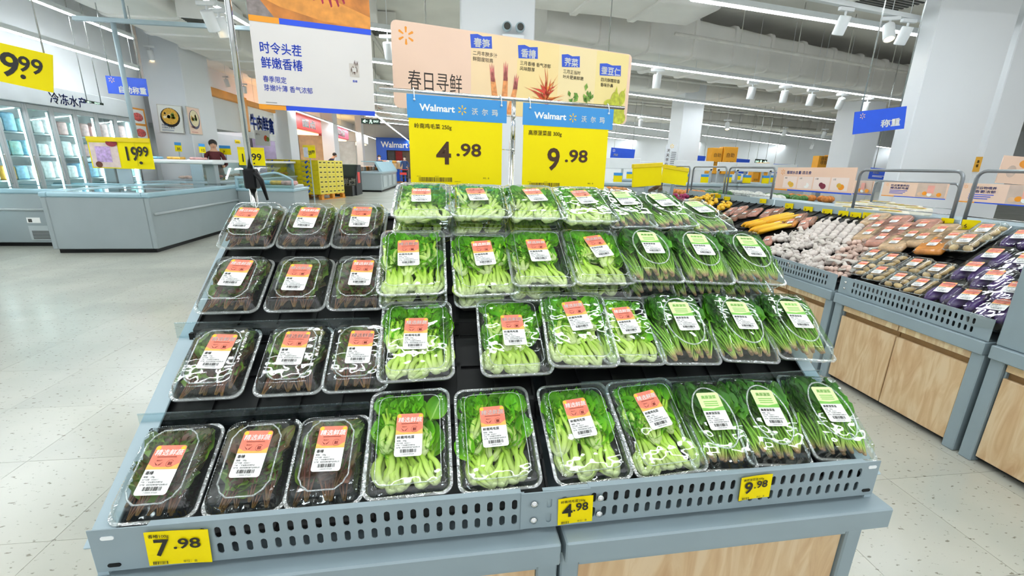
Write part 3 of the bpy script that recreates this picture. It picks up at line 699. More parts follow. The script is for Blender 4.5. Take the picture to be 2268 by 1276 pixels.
col_px(1893, 1948, 300, 13.5, 'white column with small poster left of the broad column', .9)
# ---------------------------------------------------------------- lights of the hall
WARM = M('warm_bulb', '#ffdca0', .4, 0, .01, 5, emit=9.)
rows = [((560, 27), (2030, 226)), ((640, 113), (1892, 271)), ((700, 165), (1995, 331)), ((760, 200), (1960, 350)), ((780, 224), (1850, 352)), ((800, 243), (1750, 350)), ((810, 257), (1700, 352)), ((815, 268), (1640, 350))]
names = ['second', 'third', 'fourth', 'fifth', 'sixth', 'seventh', 'eighth', 'ninth']
for (p, q), nm in zip(rows, names):
    led(atz(*p, 3.4), atz(*q, 3.4), '%s linear light row counted back from the viewer' % nm, .06)
led((-6.45, 1.5, 3.085), (-6.45, 10.7, 3.085), 'lower linear light along the left freezer wall')
led((-6.45, 3.5, 3.65), (-6.45, 10.7, 3.65), 'upper linear light along the left freezer wall')
led(atz(455, 0, 3.6), atz(560, 62, 3.6), 'linear light beside the chrome pole top', .05)
led(atz(435, 190, 3.4), atz(640, 262, 3.4), 'linear light above the orange framed meat counter', .05)
led(atz(648, 243, 3.4), atz(832, 308, 3.4), 'linear light running along the distant shop fronts', .05)
led(atz(823, 248, 3.4), atz(905, 312, 3.4), 'diagonal linear light leading to the blue shop wall', .05)
# white spot lamps hung on tracks
def spot(p, label, ax=0., yaw=0., s=1.):
    root = thing('track_spot', label, 'spot light', T(*p) @ RZ(yaw), 'white track spot lamps')
    b = MB(); b.box(-.09*s, .09*s, -.02*s, .02*s, .0, .035*s, 0, .004); b.obj('track_adapter', WHITE, root)
    b = MB(); b.tube([(0, 0, .03), (0, 0, CZ-p[2])], .005, 5); b.obj('drop_wire', WHITE, root)
    b = MB(); b.tube([(0, 0, 0), (0, 0, -.05*s)], .011*s, 8); b.obj('arm', WHITE, root)
    X = T(0, 0, -.07*s) @ RX(ax)
    b = MB(); b.lathe([(.0, .03), (.05, .03), (.055, .02), (.055, -.14), (.05, -.15), (.045, -.146), (.044, -.135), (.0, -.135)], 16); b.xf(X @ Matrix.Scale(s, 4)); b.obj('can', WHITE, root)
    b = MB(); b.lathe([(.0, -.1349), (.04, -.1349), (.04, -.137), (.0, -.139)], 14); b.xf(X @ Matrix.Scale(s, 4)); b.obj('bulb', WARM, root)
sp = [(457, 12, 3.45, .5, 'left', 1.5), (484, 28, 3.45, .35, 'right', 1.5), (1874, 25, 3.3, .35, 'first', 1.2), (1972, 45, 3.3, -.45, 'second', 1.2), (2012, 50, 3.3, .35, 'third', 1.2), (2233, 90, 3.3, .2, 'last', 1.2),
      (1457, 158, 3.3, .1, '', 1.5), (1668, 186, 3.3, .15, '', 1.5), (1740, 195, 3.3, .2, '', 1.5), (1800, 203, 3.3, .2, '', 1.5), (1866, 212, 3.3, .5, '', 1.5), (1922, 221, 3.3, .1, '', 1.5), (1828, 288, 3.25, .3, '', 1.6), (1740, 284, 3.3, .2, '', 1.6), (1612, 268, 3.3, -.4, '', 1.6), (1550, 300, 3.3, .3, '', 1.6), (1800, 318, 3.3, .3, '', 1.6), (1935, 312, 3.3, .3, '', 1.8),
      (330, 105, 3.8, .3, '', 1.2), (403, 132, 3.8, .3, '', 1.2), (443, 150, 3.8, .3, '', 1.2), (500, 172, 3.8, .3, '', 1.2), (540, 188, 3.8, .3, '', 1.2), (858, 85, 3.3, .4, '', 1.4), (1420, 262, 3.3, .3, '', 1.5)]
spl = {0: 'large white spot lamp left of the pair beside the chrome pole', 1: 'large white spot lamp right of the pair beside the chrome pole', 2: 'leftmost spot lamp on the near track at upper right', 3: 'tilted spot lamp second along the near track at upper right', 4: 'spot lamp third along the near track at upper right', 5: 'spot lamp above the broad right column'}
for i, (px, py, z, ax, _, s) in enumerate(sp):
    if i in spl: lb = spl[i]
    elif i < 12: lb = '%s white spot lamp from the left under the second light row' % ['first', 'second', 'third', 'fourth', 'fifth', 'sixth'][i-6]
    elif i < 18: lb = '%s of the small distant spot lamps at right' % ['near the weighing sign, brightest', 'fourth from the right', 'leftmost but one', 'left of the slogan column', 'third from the right', 'rightmost'][i-12]
    elif i < 23: lb = '%s spot lamp along the left column track' % ['first and nearest', 'second', 'third', 'fourth', 'fifth and farthest'][i-18]
    else: lb = ['spot lamp between the hanging poster and the banner', 'small spot lamp right of the spring banner'][i-23]
    spot(atz(px, py, z), lb, ax, random.uniform(-.4, .4), s)
def track(p, q, label, s=.05):
    p, q = Vector(p), Vector(q); d = q-p; L = d.length; d.normalize()
    b = MB(); b.box(0, L, -s/2, s/2, 0, s*.8, 0, .004); sy = Vector((0, 0, 1)).cross(d).normalized(); b.xf(frame(p, d, sy, d.cross(sy)))
    return tag(b.obj('lighting_track', WHITE), label, 'lighting track', 'lighting tracks')
track(atz(1780, -3, 3.35), atz(2290, 97, 3.35), 'white lighting track above the nearest right light', .07)
# ducts, pipes and vents
def duct(p, q, w, h, label, bands=1.2):
    p, q = Vector(p), Vector(q); d = q-p; L = d.length; d.normalize(); sy = Vector((0, 0, 1)).cross(d).normalized()
    root = thing('air_duct', label, 'air duct', frame(p, d, sy, d.cross(sy)), 'white ceiling ducts')
    b = MB(); r = min(w, h)*.14
    n = max(2, int(L/.35)); rings = []
    for i in range(n+1):
        rings.append([(L*i/n, (x)*(1+.012*sin(i*2.1+x*3)), z*(1+.02*sin(i*1.3+z*5))) for x, z, _ in rrect(w/2, h/2, r, 0, 6)])
    b.loft(rings, 0, True); b.obj('duct_body', DUCTM, root)
    k = int(L/bands)
    for i in range(1, k+1):
        b = MB(); x = i*L/(k+1)
        b.loft([[(x+e, y, z) for y, z, _ in rrect(w/2+g_, h/2+g_, r, 0, 6)] for e, g_ in ((-.05, .004), (-.045, .035), (.045, .035), (.05, .004))], 0, False); b.obj('duct_flange', DUCTM, root)
    return root
duct(atz(1180, 20, 4.0)+Vector((0, .8, 0)), atz(2120, 190, 4.0)+Vector((2, 1.8, 0)), 1.7, .75, 'big white wrapped duct across the upper right ceiling')
duct(atz(1150, -60, 4.1), atz(1560, -5, 4.1), 1.0, .6, 'short white duct above the spring banner')
duct((-5.6, 5, 4.15), (-5.6, 26, 4.15), 1.3, .7, 'long beige duct running along the left ceiling')
duct((-3.2, 7.5, 4.2), (-3.2, 30, 4.2), .8, .5, 'narrower beige duct behind the hanging poster')
duct((-7, 9.2, 4.25), (-1.5, 9.9, 4.25), .9, .45, 'cross duct bridging the left ceiling ducts')
duct((1.5, 14, 4.15), (24, 19.5, 4.15), 1.2, .6, 'distant duct behind the third light row')
duct((1.5, 21, 4.15), (26, 28, 4.15), 1.2, .6, 'farthest duct over the checkout lanes')
for i, (p, q, r, lb) in enumerate((((-6.4, 4, 4.3), (-6.4, 28, 4.3), .04, 'thin pipe along the left ceiling'), ((-2.0, 6, 4.35), (-2.0, 34, 4.35), .05, 'pipe along the middle of the ceiling'), ((-4.4, 3.8, 4.4), (-4.4, 30, 4.4), .035, 'thin pipe between the two left ducts'),
        ((-1, 11.5, 3.9), (20, 16.6, 3.9), .045, 'red-capped sprinkler pipe above the second light row'), ((-1, 15.6, 3.95), (22, 22, 3.95), .05, 'sprinkler pipe above the third light row'), ((-1, 19.5, 3.95), (22, 26, 3.95), .05, 'sprinkler pipe above the fourth light row'), ((9.2, 4.4, 3.9), (15, 12, 3.9), .06, 'grey pipe crossing behind the broad column'), ((4, 8.5, 3.75), (18, 12.2, 3.75), .03, 'thin conduit under the big wrapped duct'))):
    b = MB(); b.tube([p, q], r, 10)
    d = (Vector(q)-Vector(p)); 
    for k in range(1, 9):
        c = Vector(p)+d*(k/9); b.tube([c, c+Vector((0, 0, CZ-c.z))], .008, 5)
    tag(b.obj('ceiling_pipe', PIPEM), lb, 'pipe', 'ceiling pipes')
for i, (x, y, w, lb) in enumerate(((-4.6, 8.2, .9, 'dark ceiling opening over the left freezers'), (-2.3, 12, .9, 'dark ceiling opening behind the hanging poster'), (3.4, 12.6, 1.1, 'dark ceiling opening right of the spring banner'), (9.5, 15.5, 1.2, 'dark ceiling opening over the slogan column'), (-5.9, 15.5, 1., 'dark ceiling opening over the meat counter'), (14, 19, 1.2, 'dark ceiling opening above the weighing sign'))):
    root = thing('ceiling_recess', lb, 'ceiling opening', T(x, y, CZ-.32), 'dark ceiling openings')
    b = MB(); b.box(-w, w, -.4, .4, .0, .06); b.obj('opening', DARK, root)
    for k in range(2): b = MB(); b.box(-w-.06, w+.06, (-.44, .4)[k], (-.4, .44)[k], -.02, .3); b.obj('edge_beam', CEILM, root)
def vent(p, yaw, w, d, label):
    root = thing('air_vent', label, 'air vent', T(*p) @ RZ(yaw), 'ceiling air vents')
    b = MB(); b.box(-w/2, w/2, -d/2, d/2, 0, .3, 0, .01); b.obj('vent_box', DUCTM, root)
    for k in range(7): b = MB(); y = -d/2+.05+k*(d-.1)/6; b.box(-w/2+.05, w/2-.05, y-.014, y+.014, -.012, 0.001); b.obj('slat', DARK, root)
vent(atz(1965, 6, 3.75), .2, 1.0, .5, 'white ceiling air vent with dark slats at top right')
vent(atz(470, 52, 3.7), .1, .9, .5, 'white ceiling air vent beside the chrome pole')
# ---------------------------------------------------------------- signs
def plane_pt(px, py, p0, yaw):
    r = _ray(px, py); n = Vector((-sin(yaw), cos(yaw), 0)); return EYE+r*((p0-EYE).dot(n)/r.dot(n))
def board(name, label, cat, quad, y0, yaw=0., t=.006, r=0., mat=None, group=None, wires=0, top=None, kind=None):
    """a level board whose corners (TL TR BR BL) are sighted in the photograph, at depth y0 (its left edge) and turned by yaw"""
    yaw = radians(yaw); p0 = aty(*quad[0], y0); P = [plane_pt(*q, p0, yaw) for q in quad]
    e = Vector((cos(yaw), sin(yaw), 0)); c = sum(P, Vector())/4
    w = ((P[1]-P[0]).length+(P[2]-P[3]).length)/2; h = ((P[0]-P[3]).length+(P[1]-P[2]).length)/2
    d = (P[1]-P[0])+(P[2]-P[3]); roll = atan2(d.z, d.dot(e))
    X = T(*c) @ RZ(yaw) @ RY(-roll) @ RX(pi/2) @ T(-w/2, -h/2, 0)
    root = thing(name, label, cat, X, group)
    if kind: root['kind'] = kind
    b = MB(); panel(b, w, h, t, r); b.obj('panel', mat or WHITE, root)
    Xi = X.inverted()
    for k in range(wires):
        x = w*(.12+.76*k/max(1, wires-1)) if wires > 1 else w/2
        a = X @ Vector((x, h, -t/2)); tp = Vector((a.x, a.y, (top or CZ)))
        b = MB(); b.tube([Xi @ a, Xi @ tp], .004 if y0 < 4 else .008, 5); b.obj('hanging_wire', STEEL, root)
    return root, w, h
# chrome T stand with two hanging price signs
b0 = Vector((-.297, 1.9, 1.632)); b1 = Vector((.806, 2.155, 1.632)); BY = atan2(b1.y-b0.y, b1.x-b0.x); be = (b1-b0).normalized()
pc = plane_pt(1137, 230, b0, BY); pc.z = 0
st = thing('sign_stand', 'chrome T-shaped sign stand behind the display holding two price signs', 'sign stand', T(pc.x, pc.y+.02, 0) @ RZ(BY))
off = (b0-pc).dot(be); off2 = (b1-pc).dot(be)
b = MB(); b.box(-.2, .2, -.2, .2, 0, .012, 0, .004); b.obj('base_plate', STEEL, st)
b = MB(); b.tube([(0, 0, .012), (0, 0, 1.46)], .0125, 14); b.obj('lower_pole', CHROME, st)
b = MB(); b.tube([(0.004, 0, 1.40), (0.004, 0, 1.632)], .010, 14); b.obj('upper_pole', CHROME, st)
b = MB(); b.tube([(off, 0, 1.632), (off2, 0, 1.632)], .008, 12); b.obj('cross_bar', CHROME, st)
for z in (1.56, 1.42): b = MB(); b.ball((0, -.016, z), .009, 10, 6); b.tube([(0, -.016, z), (-.05, -.012, z)], .003, 6); b.obj('clamp_knob', CHROME, st)
def price_sign(quad, yb, name, price, label, unit):
    """blue header over a yellow price sheet, hung from the bar by two hooks"""
    P = [plane_pt(*q, b0, BY) for q in quad]; s0 = (P[0]-b0).dot(be); s1 = (P[1]-b0).dot(be); zt = 1.618; zb = P[3].z; zm = plane_pt(*yb, b0, BY).z
    w = s1-s0; h = zt-zb; hh = zt-zm; o = b0+be*s0; X = T(o.x, o.y, zb) @ RZ(BY) @ T(0, -.012, 0) @ RX(pi/2)
    root = thing('price_sign', label, 'price sign', X, 'hanging price signs on the T stand')
    b = MB(); b.box(0, w, h-hh, h, -.003, 0, 0); b.obj('header', SKY, root)
    b = MB(); b.box(w*.012, w*.955, 0, h-hh+.004, -.0045, -.001, 0); b.obj('price_sheet', YEL2, root)
    for x in (w*.07, w*.94):
        b = MB(); b.tube([(x, h-.018, .003), (x, h-.004, .004), (x, h+.016, -.004), (x, h+.024, -.014), (x, h+.014, -.022)], .0022, 6); b.ball((x, h-.02, .003), .005, 8, 5); b.obj('hook', WHITE, root)
    P = Print(); P.text('Walmart', w*.12, h-hh*.66, hh*.40, WINK, .03, width=w*.34); P.spark(w*.535, h-hh*.54, hh*.22, SPARK)
    x0 = w*.63
    for i, c in enumerate('沃尔玛'): P.text(c, x0+i*w*.105, h-hh*.68, hh*.31, WINK, .03)
    H = h-hh
    P.text(name, w*.06, H*.86, H*.082, BROWNINK, .008); a, c = price.split('.')
    P.text(a, w*.27, H*.33, H*.48, BROWNINK, .022); P.text('.'+c, w*.465, H*.46, H*.275, BROWNINK, .02, width=w*.265)
    P.bars(w*.09, H*.045, w*.43, H*.115, BROWNINK, 34, 4); P.text(unit, w*.75, H*.1, H*.028, BROWNINK); P.text('2000000 5471', w*.45, H*.045, H*.018, BROWNINK)
    for x in (.07, .25): P.text('0000 0000', w*x, H*.125, H*.014, BROWNINK)
    P.obj('lettering', root)
price_sign([(899, 199), (1121, 216), (1107, 413), (907, 408)], (903, 261), '岭南鸡毛菜 250g', '4.98', 'blue and yellow 4.98 sign hanging on the left of the bar', '单位：盒')
price_sign([(1157, 221), (1357, 240), (1340, 424), (1165, 420)], (1160, 277), '高原菠菜苗 300g', '9.98', 'blue and yellow 9.98 sign hanging on the right of the bar', '单位：盒')
# chrome pole with black clamp
pl = aty(534, 225, 1.98)
root = thing('chrome_pole', 'tall chrome pole with a black clamp behind the toon sprouts', 'pole', T(pl.x, pl.y, 0))
b = MB(); b.box(-.14, .14, -.14, .14, 0, .014, 0, .004); b.obj('base_plate', STEEL, root)
b = MB(); b.tube([(0, 0, .014), (0, 0, 1.3)], .014, 16); b.obj('lower_tube', CHROME, root)
b = MB(); b.tube([(0, 0, 1.2), (0, 0, 2.75)], .0115, 16); b.obj('upper_tube', CHROME, root)
b = MB(); b.box(-.022, .026, -.026, .02, 1.235, 1.315, 0, .006)
b.tube([(.024, -.014, 1.30), (.045, -.02, 1.27), (.062, -.022, 1.19)], [.016, .014, .007], 8, 0, True, .5); b.obj('clamp', BLACK, root)
# tall poster at upper left
root, w, h = board('hanging_poster', 'grey hanging poster with blue lettering and orange and blue stripes', 'poster', [(541, -110), (822, -80), (823, 264), (566, 232)], 2.2, 13, .004, .014, M('poster_grey', '#e3dedb', .4, 0, .02, 3), wires=2)
pw = root
P = Print(); k = h/344.; top = h
def yy(v): return h-(v+108)/352*h
BL2 = M('poster_blue', '#1c4fe0', .4, 0, .03, 9); OR2 = M('poster_orange', '#f6a01e', .4, 0, .03, 9)
P.rect(0, yy(33), w, h, M('poster_photo_wood', '#c87a2e', .4, 0, .35, 14)); P.up()
P.poly([(0, yy(33)), (w*.2, yy(33)), (w*.05, yy(-20)), (0, yy(-20))], M('poster_photo_cloth', '#8a7f7c', .5, 0, .25, 40))
P.poly([(0, yy(-20)), (w*.25, yy(8)), (w*.6, yy(28)), (w, yy(32)), (w, yy(5)), (w*.5, yy(-40)), (0, yy(-80))], M('poster_photo_board', '#e2953c', .4, 0, .2, 20))
P.up(); rr = M('poster_photo_sprout', '#a3163a', .4, 0, .4, 60)
for i, (x, l) in enumerate(((.5, 40), (.56, 46), (.62, 52), (.67, 48), (.71, 38), (.59, 30), (.53, 28))):
    P.poly([(w*(x-.02), yy(-70)), (w*(x+.03), yy(-70)), (w*(x+.04+.01*i), yy(-50+l*.8)), (w*(x+.028+.01*i), yy(-48+l*.82))], rr)
P.rect(0, yy(46), w*.235, yy(33), OR2); P.rect(w*.235, yy(46), w, yy(33), BL2); P.rect(0, 0, w*.22, h*.033, OR2); P.rect(w*.22, 0, w, h*.033, BL2)
P.text('时令头茬', w*.055, yy(112), w*.1, BL2, .012, width=w*.335); P.text('鲜嫩香椿', w*.055, yy(146), w*.1, BL2, .012, width=w*.335)
P.text('春季限定', w*.055, yy(179), w*.058, BL2, .004, width=w*.19); P.text('芽嫩叶薄 香气浓郁', w*.055, yy(199), w*.058, BL2, .004, width=w*.4)
for i, (x1) in enumerate((.15, .26)): P.rect(w*.06, yy(228+i*6.), w*x1, yy(226.6+i*6), M('fine_print', '#77787c', .5, 0, .1, 50))
P.rect(w*.79, yy(150), w*.875, yy(118), M('poster_tray', '#cfc6bd', .4, 0, .1, 50)); P.up()
for i in range(16):
    a = random.uniform(-.5, .5); x = w*(.83+random.uniform(-.03, .03)); y = yy(128+random.uniform(-14, 14))
    P.poly([(x, y), (x+.02*w*cos(a+1.2), y+.03*w*sin(a+1.2)), (x+.008*w, y-.004*w), (x+.01*w*cos(a-1.5), y+.03*w*sin(a-1.5))], M('poster_toon', '#4a2f1e', .5, 0, .3, 50))
P.up(); P.rect(w*.815, yy(138), w*.85, yy(128), M('poster_sticker', '#d8d3cf', .5, 0, .05, 50)); P.text('香椿', w*.832, yy(163), w*.022, BL2, .01, 1)
P.obj('lettering', root)
# long spring banner behind
root, w, h = board('hanging_banner', 'long peach and yellow spring produce banner hanging behind the price signs', 'banner', [(866, 46), (1400, 118), (1387, 279), (872, 234)], 2.75, 15.5, .006, .03, PEACH, wires=2)
P = Print(); cols = ['#f8d7c4', '#fbdcae', '#fbdf9e', '#fae4ae', '#f8e29a']
xs = [.0, .285, .47, .65, .825, 1.]
for i in range(1, 5): P.rect(w*xs[i], .004 if i < 4 else .004, w*(xs[i+1] if i < 4 else .985), h-.004, M('banner_panel_%s' % 'abcde'[i], cols[i], .42, 0, .02, 4))
P.up(); P.spark(w*.05, h*.84, h*.105, ORANGE)
bi = M('banner_ink', '#2c1c14', .5, 0, .03, 50); bb = M('banner_blue', '#2a55cf', .4, 0, .03, 50)
P.text('春日寻鲜', w*.05, h*.25, h*.25, bi, -.012, width=w*.2); P.text('时令春菜', w*.05, h*.02, h*.12, bi, -.012, width=w*.18)
info = [(.285, .80, '春笋', ('二月丰腴多汁', '鲜甜度较高')), (.475, .75, '香椿', ('三月香椿 香气浓郁', '风味醇厚')), (.665, .71, '荠菜', ('三月正当时', '叶片肥美鲜嫩')), (.845, .66, '蚕豆仁', ('四月酥糯软香', '香味扑鼻'))]
for i, (x, y, tt, cap) in enumerate(info):
    x0, y0 = w*x, h*y; ww = w*(.082 if len(tt) == 2 else .105)
    P.poly([(x0, y0), (x0+ww, y0+.01), (x0+ww*.97, y0+h*.17), (x0+ww*.55, y0+h*.155), (x0+ww*.3, y0+h*.175), (x0-.006, y0+h*.16)], bb); P.up()
    P.text(tt, x0+ww*.5, y0+h*.03, h*.115, WINK, .025, 1)
    for q, c in enumerate(cap): P.text(c, x0+.01, y0-h*(.075+.07*q), h*.058, bi, .006)
sh = M('banner_shoot', '#eb9a5c', .5, 0, .25, 40); shp = M('banner_shoot_tip', '#d98078', .5, 0, .25, 40)
for x, y1, a in ((.385, .6, -.12), (.415, .64, .05), (.44, .5, .18)):
    P.poly([(w*x-.02, 0.01), (w*x+.028, 0.01), (w*x+.018+a*.2, h*y1*.75), (w*x+.004+a*.26, h*y1), (w*x-.012+a*.2, h*y1*.72)], sh); P.up()
    for q in (-1, 0, 1): P.poly([(w*x+a*.2-.012, h*y1*.7), (w*x+a*.2+.016, h*y1*.7), (w*x+a*.26+q*.014, h*(y1+.06-.02*abs(q)))], shp)
rd = M('banner_toon_red', '#d8442c', .5, 0, .35, 30)
for i in range(26):
    a = pi*(.05+.9*i/25)+random.uniform(-.1, .1); l = random.uniform(.10, .165); cx, cy = w*.595, h*.27+random.uniform(-.03, .05)
    P.poly([(cx-.012*sin(a), cy+.012*cos(a)), (cx+l*.6*cos(a)+.01*sin(a), cy+l*.6*sin(a)), (cx+l*cos(a), cy+l*sin(a)), (cx+.012*sin(a), cy-.012*cos(a))], rd if i % 3 else M('banner_toon_orange', '#ef8a3a', .5, 0, .3, 30))
    if i % 6 == 5: P.up()
gn = M('banner_herb', '#5f8f2c', .5, 0, .35, 30)
for i in range(22):
    x = w*.76+random.uniform(-.085, .085); y = h*.24+random.uniform(0, .12)*(1-abs(x-w*.76)/.12); a = random.uniform(.4, 2.7); l = random.uniform(.03, .05)
    P.poly([(x, y), (x+l*.6*cos(a-.5), y+l*.6*sin(a-.5)), (x+l*cos(a), y+l*sin(a)), (x+l*.6*cos(a+.5), y+l*.6*sin(a+.5))], gn if i % 2 else M('banner_herb_light', '#86ad45', .5, 0, .3, 30))
    if i % 6 == 5: P.up()
P.up(); be_ = M('banner_bean', '#c3c83c', .5, 0, .25, 40)
for x, y, rx, ry in ((.93, .30, .036, .062), (.965, .36, .024, .045), (.95, .16, .05, .05), (.955, .07, .056, .045), (.905, .26, .05, .028)): P.disc(w*x, h*y+.01, ry, be_, rx/ry); P.up()
P.poly([(w*.925, h*.42), (w*.94, h*.42), (w*.933, h*.54)], be_); P.poly([(w*.962, h*.44), (w*.972, h*.44), (w*.978, h*.53)], be_)
P.obj('artwork', root)
# emergency twin lamp on the middle column
p = aty(1135, 72, 5.585)
root = thing('emergency_light', 'twin-headed emergency light on the middle column', 'emergency light', T(p.x, 5.59, p.z))
b = MB(); b.box(-.13, .13, -.07, 0, -.16, -.03, 0, .01); b.obj('battery_box', WHITE, root)
for s in (-1, 1):
    b = MB(); b.lathe([(0, 0), (.05, 0), (.055, .02), (.052, .05), (.03, .06), (0, .06)], 16); b.xf(T(s*.075, -.07, .03) @ RX(pi/2)); hd = b.obj('lamp_head', GREYL, root)
    b = MB(); b.lathe([(0, 0), (.038, 0), (.03, .006), (0, .006)], 14); b.xf(T(s*.075, -.13, .03) @ RX(pi/2)); b.obj('lens', DARK, hd)
# blue and yellow hanging signs
def text_sign(name, label, quad, y0, yaw, mat, items, cat='sign', wires=2, t=.01, group=None, post=None):
    root, w, h = board(name, label, cat, quad, y0, yaw, t, 0, mat, group, wires)
    if post is not None: zz = root.matrix_world.translation.z-post+.02; b = MB(); b.box(w*.5-.012, w*.5+.012, -zz, .01, -t-.012, -t, 0, .002); b.obj('post', GREYL, root)
    P = Print()
    for it in items:
        if it[0] == 'spark': P.spark(w*it[1], h*it[2], h*it[3], it[4])
        elif it[0] == 'rect': P.rect(w*it[1], h*it[2], w*it[3], h*it[4], it[5]); P.up()
        elif it[0] == 'disc': P.disc(w*it[1], h*it[2], h*it[3], it[4], it[5] if len(it) > 5 else 1.); P.up()
        elif it[0] == 'bars': P.bars(w*it[1], h*it[2], w*it[3], h*it[4], it[5], 16)
        else: P.text(it[1], w*it[2], h*it[3], h*it[4], it[5], it[6] if len(it) > 6 else .015, 0, width=(w*it[7] if len(it) > 7 else None))
    P.z += .002 if y0 > 8 else 0
    if P.mb.v: 
        if y0 > 5:
            P.mb.v = [(x, y, z*8) for x, y, z in P.mb.v]
        P.obj('lettering', root)
    return root, w, h
SP2 = M('spark_pale', '#f3c9a8', .4, 0, .03, 50)
text_sign('hanging_sign', 'blue self-weighing sign hanging by the left wall', [(233, 168), (323, 174), (329, 214), (240, 206)], 9.0, 8, ROYAL, [('spark', .14, .78, .17, SP2), ('text', '自助称重', .26, .12, .42, WINK, .03, .7)])
text_sign('hanging_sign', 'blue weighing sign hanging left of the broad right column', [(1896, 249), (2014, 234), (1997, 286), (1887, 297)], 5.2, -4, ROYAL, [('spark', .15, .78, .14, SP2), ('text', '称重', .52, .2, .36, WINK, .03, .38)])
text_sign('hanging_price_board', 'large yellow 9.99 price board at the upper left edge', [(-60, 82), (108, 119), (126, 208), (-45, 169)], 6.0, 10, YEL2, [('text', '1', .02, .2, .85, INK, .02), ('text', '9', .29, .2, .85, INK, .02), ('text', '99', .53, .4, .55, INK, .02), ('disc', .60, .25, .06, INK)])
root, w, h = text_sign('price_board', 'yellow 19.99 price board with pack photo standing on the island freezer', [(193, 300), (333, 309), (341, 373), (203, 374)], 8.3, 4, YEL2, [('rect', .02, .03, .46, .82, M('pack_photo', '#e7cfc6', .5, 0, .15, 9)), ('rect', .1, .2, .34, .7, M('pack_lilac', '#c9a9d8', .5, 0, .3, 25)), ('disc', .12, .12, .1, M('pack_brown', '#6d3a22', .5, 0, .2, 20)), ('disc', .38, .82, .12, M('pack_red', '#8f2430', .5, 0, .3, 30), 1.4), ('text', '19', .54, .28, .62, INK, .02, .24), ('text', '99', .77, .42, .44, INK, .02, .18), ('disc', .8, .2, .05, INK), ('rect', .745, .1, .75, .82, M('sign_crease', '#b5a106', .5, 0, .05, 9)), ('rect', 0, .86, 1, 1, M('sign_yellow_top', '#f2d400', .3, 0, .02, 9))], wires=0)
b = MB(); b.box(w*.36, w*.6, -h*.5, 0, -.03, -.012, 0, .004); b.obj('support_foot', GREYL, root)
root, w, h = text_sign('price_board', 'yellow 19.99 price board right of the chrome pole', [(526, 325), (586, 328), (586, 367), (529, 366)], 11.0, 0, YEL2, [('text', '19', .08, .2, .62, INK, .02, .36), ('text', '99', .5, .3, .52, INK, .02, .38), ('disc', .58, .12, .045, INK), ('rect', 0, .86, 1, 1, M('sign_yellow_top', '#f2d400', .3, 0, .02, 9))], wires=0)
b = MB(); b.box(w*.46, w*.54, -1.32, 0, -.03, -.012, 0, .004); b.obj('support_foot', GREYL, root)
root, w, h = text_sign('price_board', 'yellow 39.99 price board beyond the yellow carton stack', [(671, 321), (698, 322), (699, 350), (672, 350)], 15.0, 0, YEL2, [('rect', .02, .04, .4, .82, M('pack_photo_grey', '#d7d8e4', .5, 0, .15, 9)), ('text', '39', .42, .25, .45, INK, .02, .26), ('text', '99', .7, .36, .36, INK, .02, .24), ('rect', 0, .86, 1, 1, M('sign_yellow_top', '#f2d400', .3, 0, .02, 9))], wires=0)
b = MB(); b.box(w*.46, w*.54, -1.5, 0, -.03, -.012, 0, .004); b.obj('support_foot', GREYL, root)
EXG = M('exit_green', '#12241c', .5, 0, .05, 9); EXW = M('exit_lit', '#c8f5d8', .5, 0, .02, 9, emit=1.2)
text_sign('exit_sign', 'black exit sign with arrow hanging below the poster', [(800, 262), (842, 264), (842, 276), (800, 273)], 14, 0, EXG, [('text', '←', .08, .2, .9, EXW, .03, .25), ('text', '凡', .42, .15, .8, EXW, .02, .16), ('text', 'EXIT', .64, .35, .5, EXW, .01, .28)], 'exit sign')
text_sign('exit_sign', 'black exit sign with arrow above the distant orange checkout post', [(1673, 352), (1700, 354), (1697, 364), (1671, 362)], 17, 0, EXG, [('text', '→', .66, .2, .9, EXW, .03, .3), ('text', '凡', .4, .15, .8, EXW, .02, .2), ('text', 'EXIT', .05, .3, .5, EXW, .01, .3)], 'exit sign')
text_sign('exit_sign', 'black exit sign on the frozen seafood header', [(188, 221), (229, 229), (230, 233), (188, 227)], 9.3, 55, EXG, [('text', '←', .08, .1, 1., EXW, .03, .25), ('text', 'EXIT', .5, .1, .9, EXW, .01, .3)], 'exit sign', wires=2)
# posters on the left column
colL_w = (aty(409, 200, 12.2).x-aty(324, 200, 12.2).x)/2
def food_poster(label, quad, y0, bg, bowl, food, txt, ink, yaw=0):
    root, w, h = board('food_poster', label, 'poster', quad, y0, yaw, .02, 0, M('poster_frame', '#c9c6bd', .4, 0, .05, 9), 'food posters')
    P = Print(); P.z = .002; P.rect(w*.03, h*.02, w*.97, h*.98, bg); P.z += .002
    P.disc(w*.5, h*.55, w*.40, bowl, 1., 20); P.z += .002; P.disc(w*.5, h*.59, w*.34, food, 1., 18); P.z += .002
    rnd = random.Random(len(label))
    for i in range(14): P.disc(w*(.5+rnd.uniform(-.24, .24)), h*(.6+rnd.uniform(-.09, .1)), w*rnd.uniform(.04, .08), M(['food_gold', 'food_green', 'food_cream'][i % 3], ['#dba93c', '#6f8a35', '#f1dfb2'][i % 3], .5, 0, .2, 30), 1., 8)
    P.z += .002
    for i, t_ in enumerate(txt): P.text(t_, w*.12, h*(.24-.09*i), h*.075, ink, .01)
    for i in range(2): P.rect(w*.12, h*(.09-.03*i), w*.6, h*(.1-.03*i), ink)
    P.obj('artwork', root)
food_poster('white hotpot poster with a dark bowl on the left column', [(346, 230), (402, 235), (408, 296), (354, 292)], 12.15, M('poster_white', '#eef0ea', .5, 0, .03, 5), INK, M('food_gold', '#dba93c', .5, 0, .2, 30), ('沃集鲜', '火锅丸子系列'), M('poster_navy', '#355a8f', .5, 0, .05, 9))
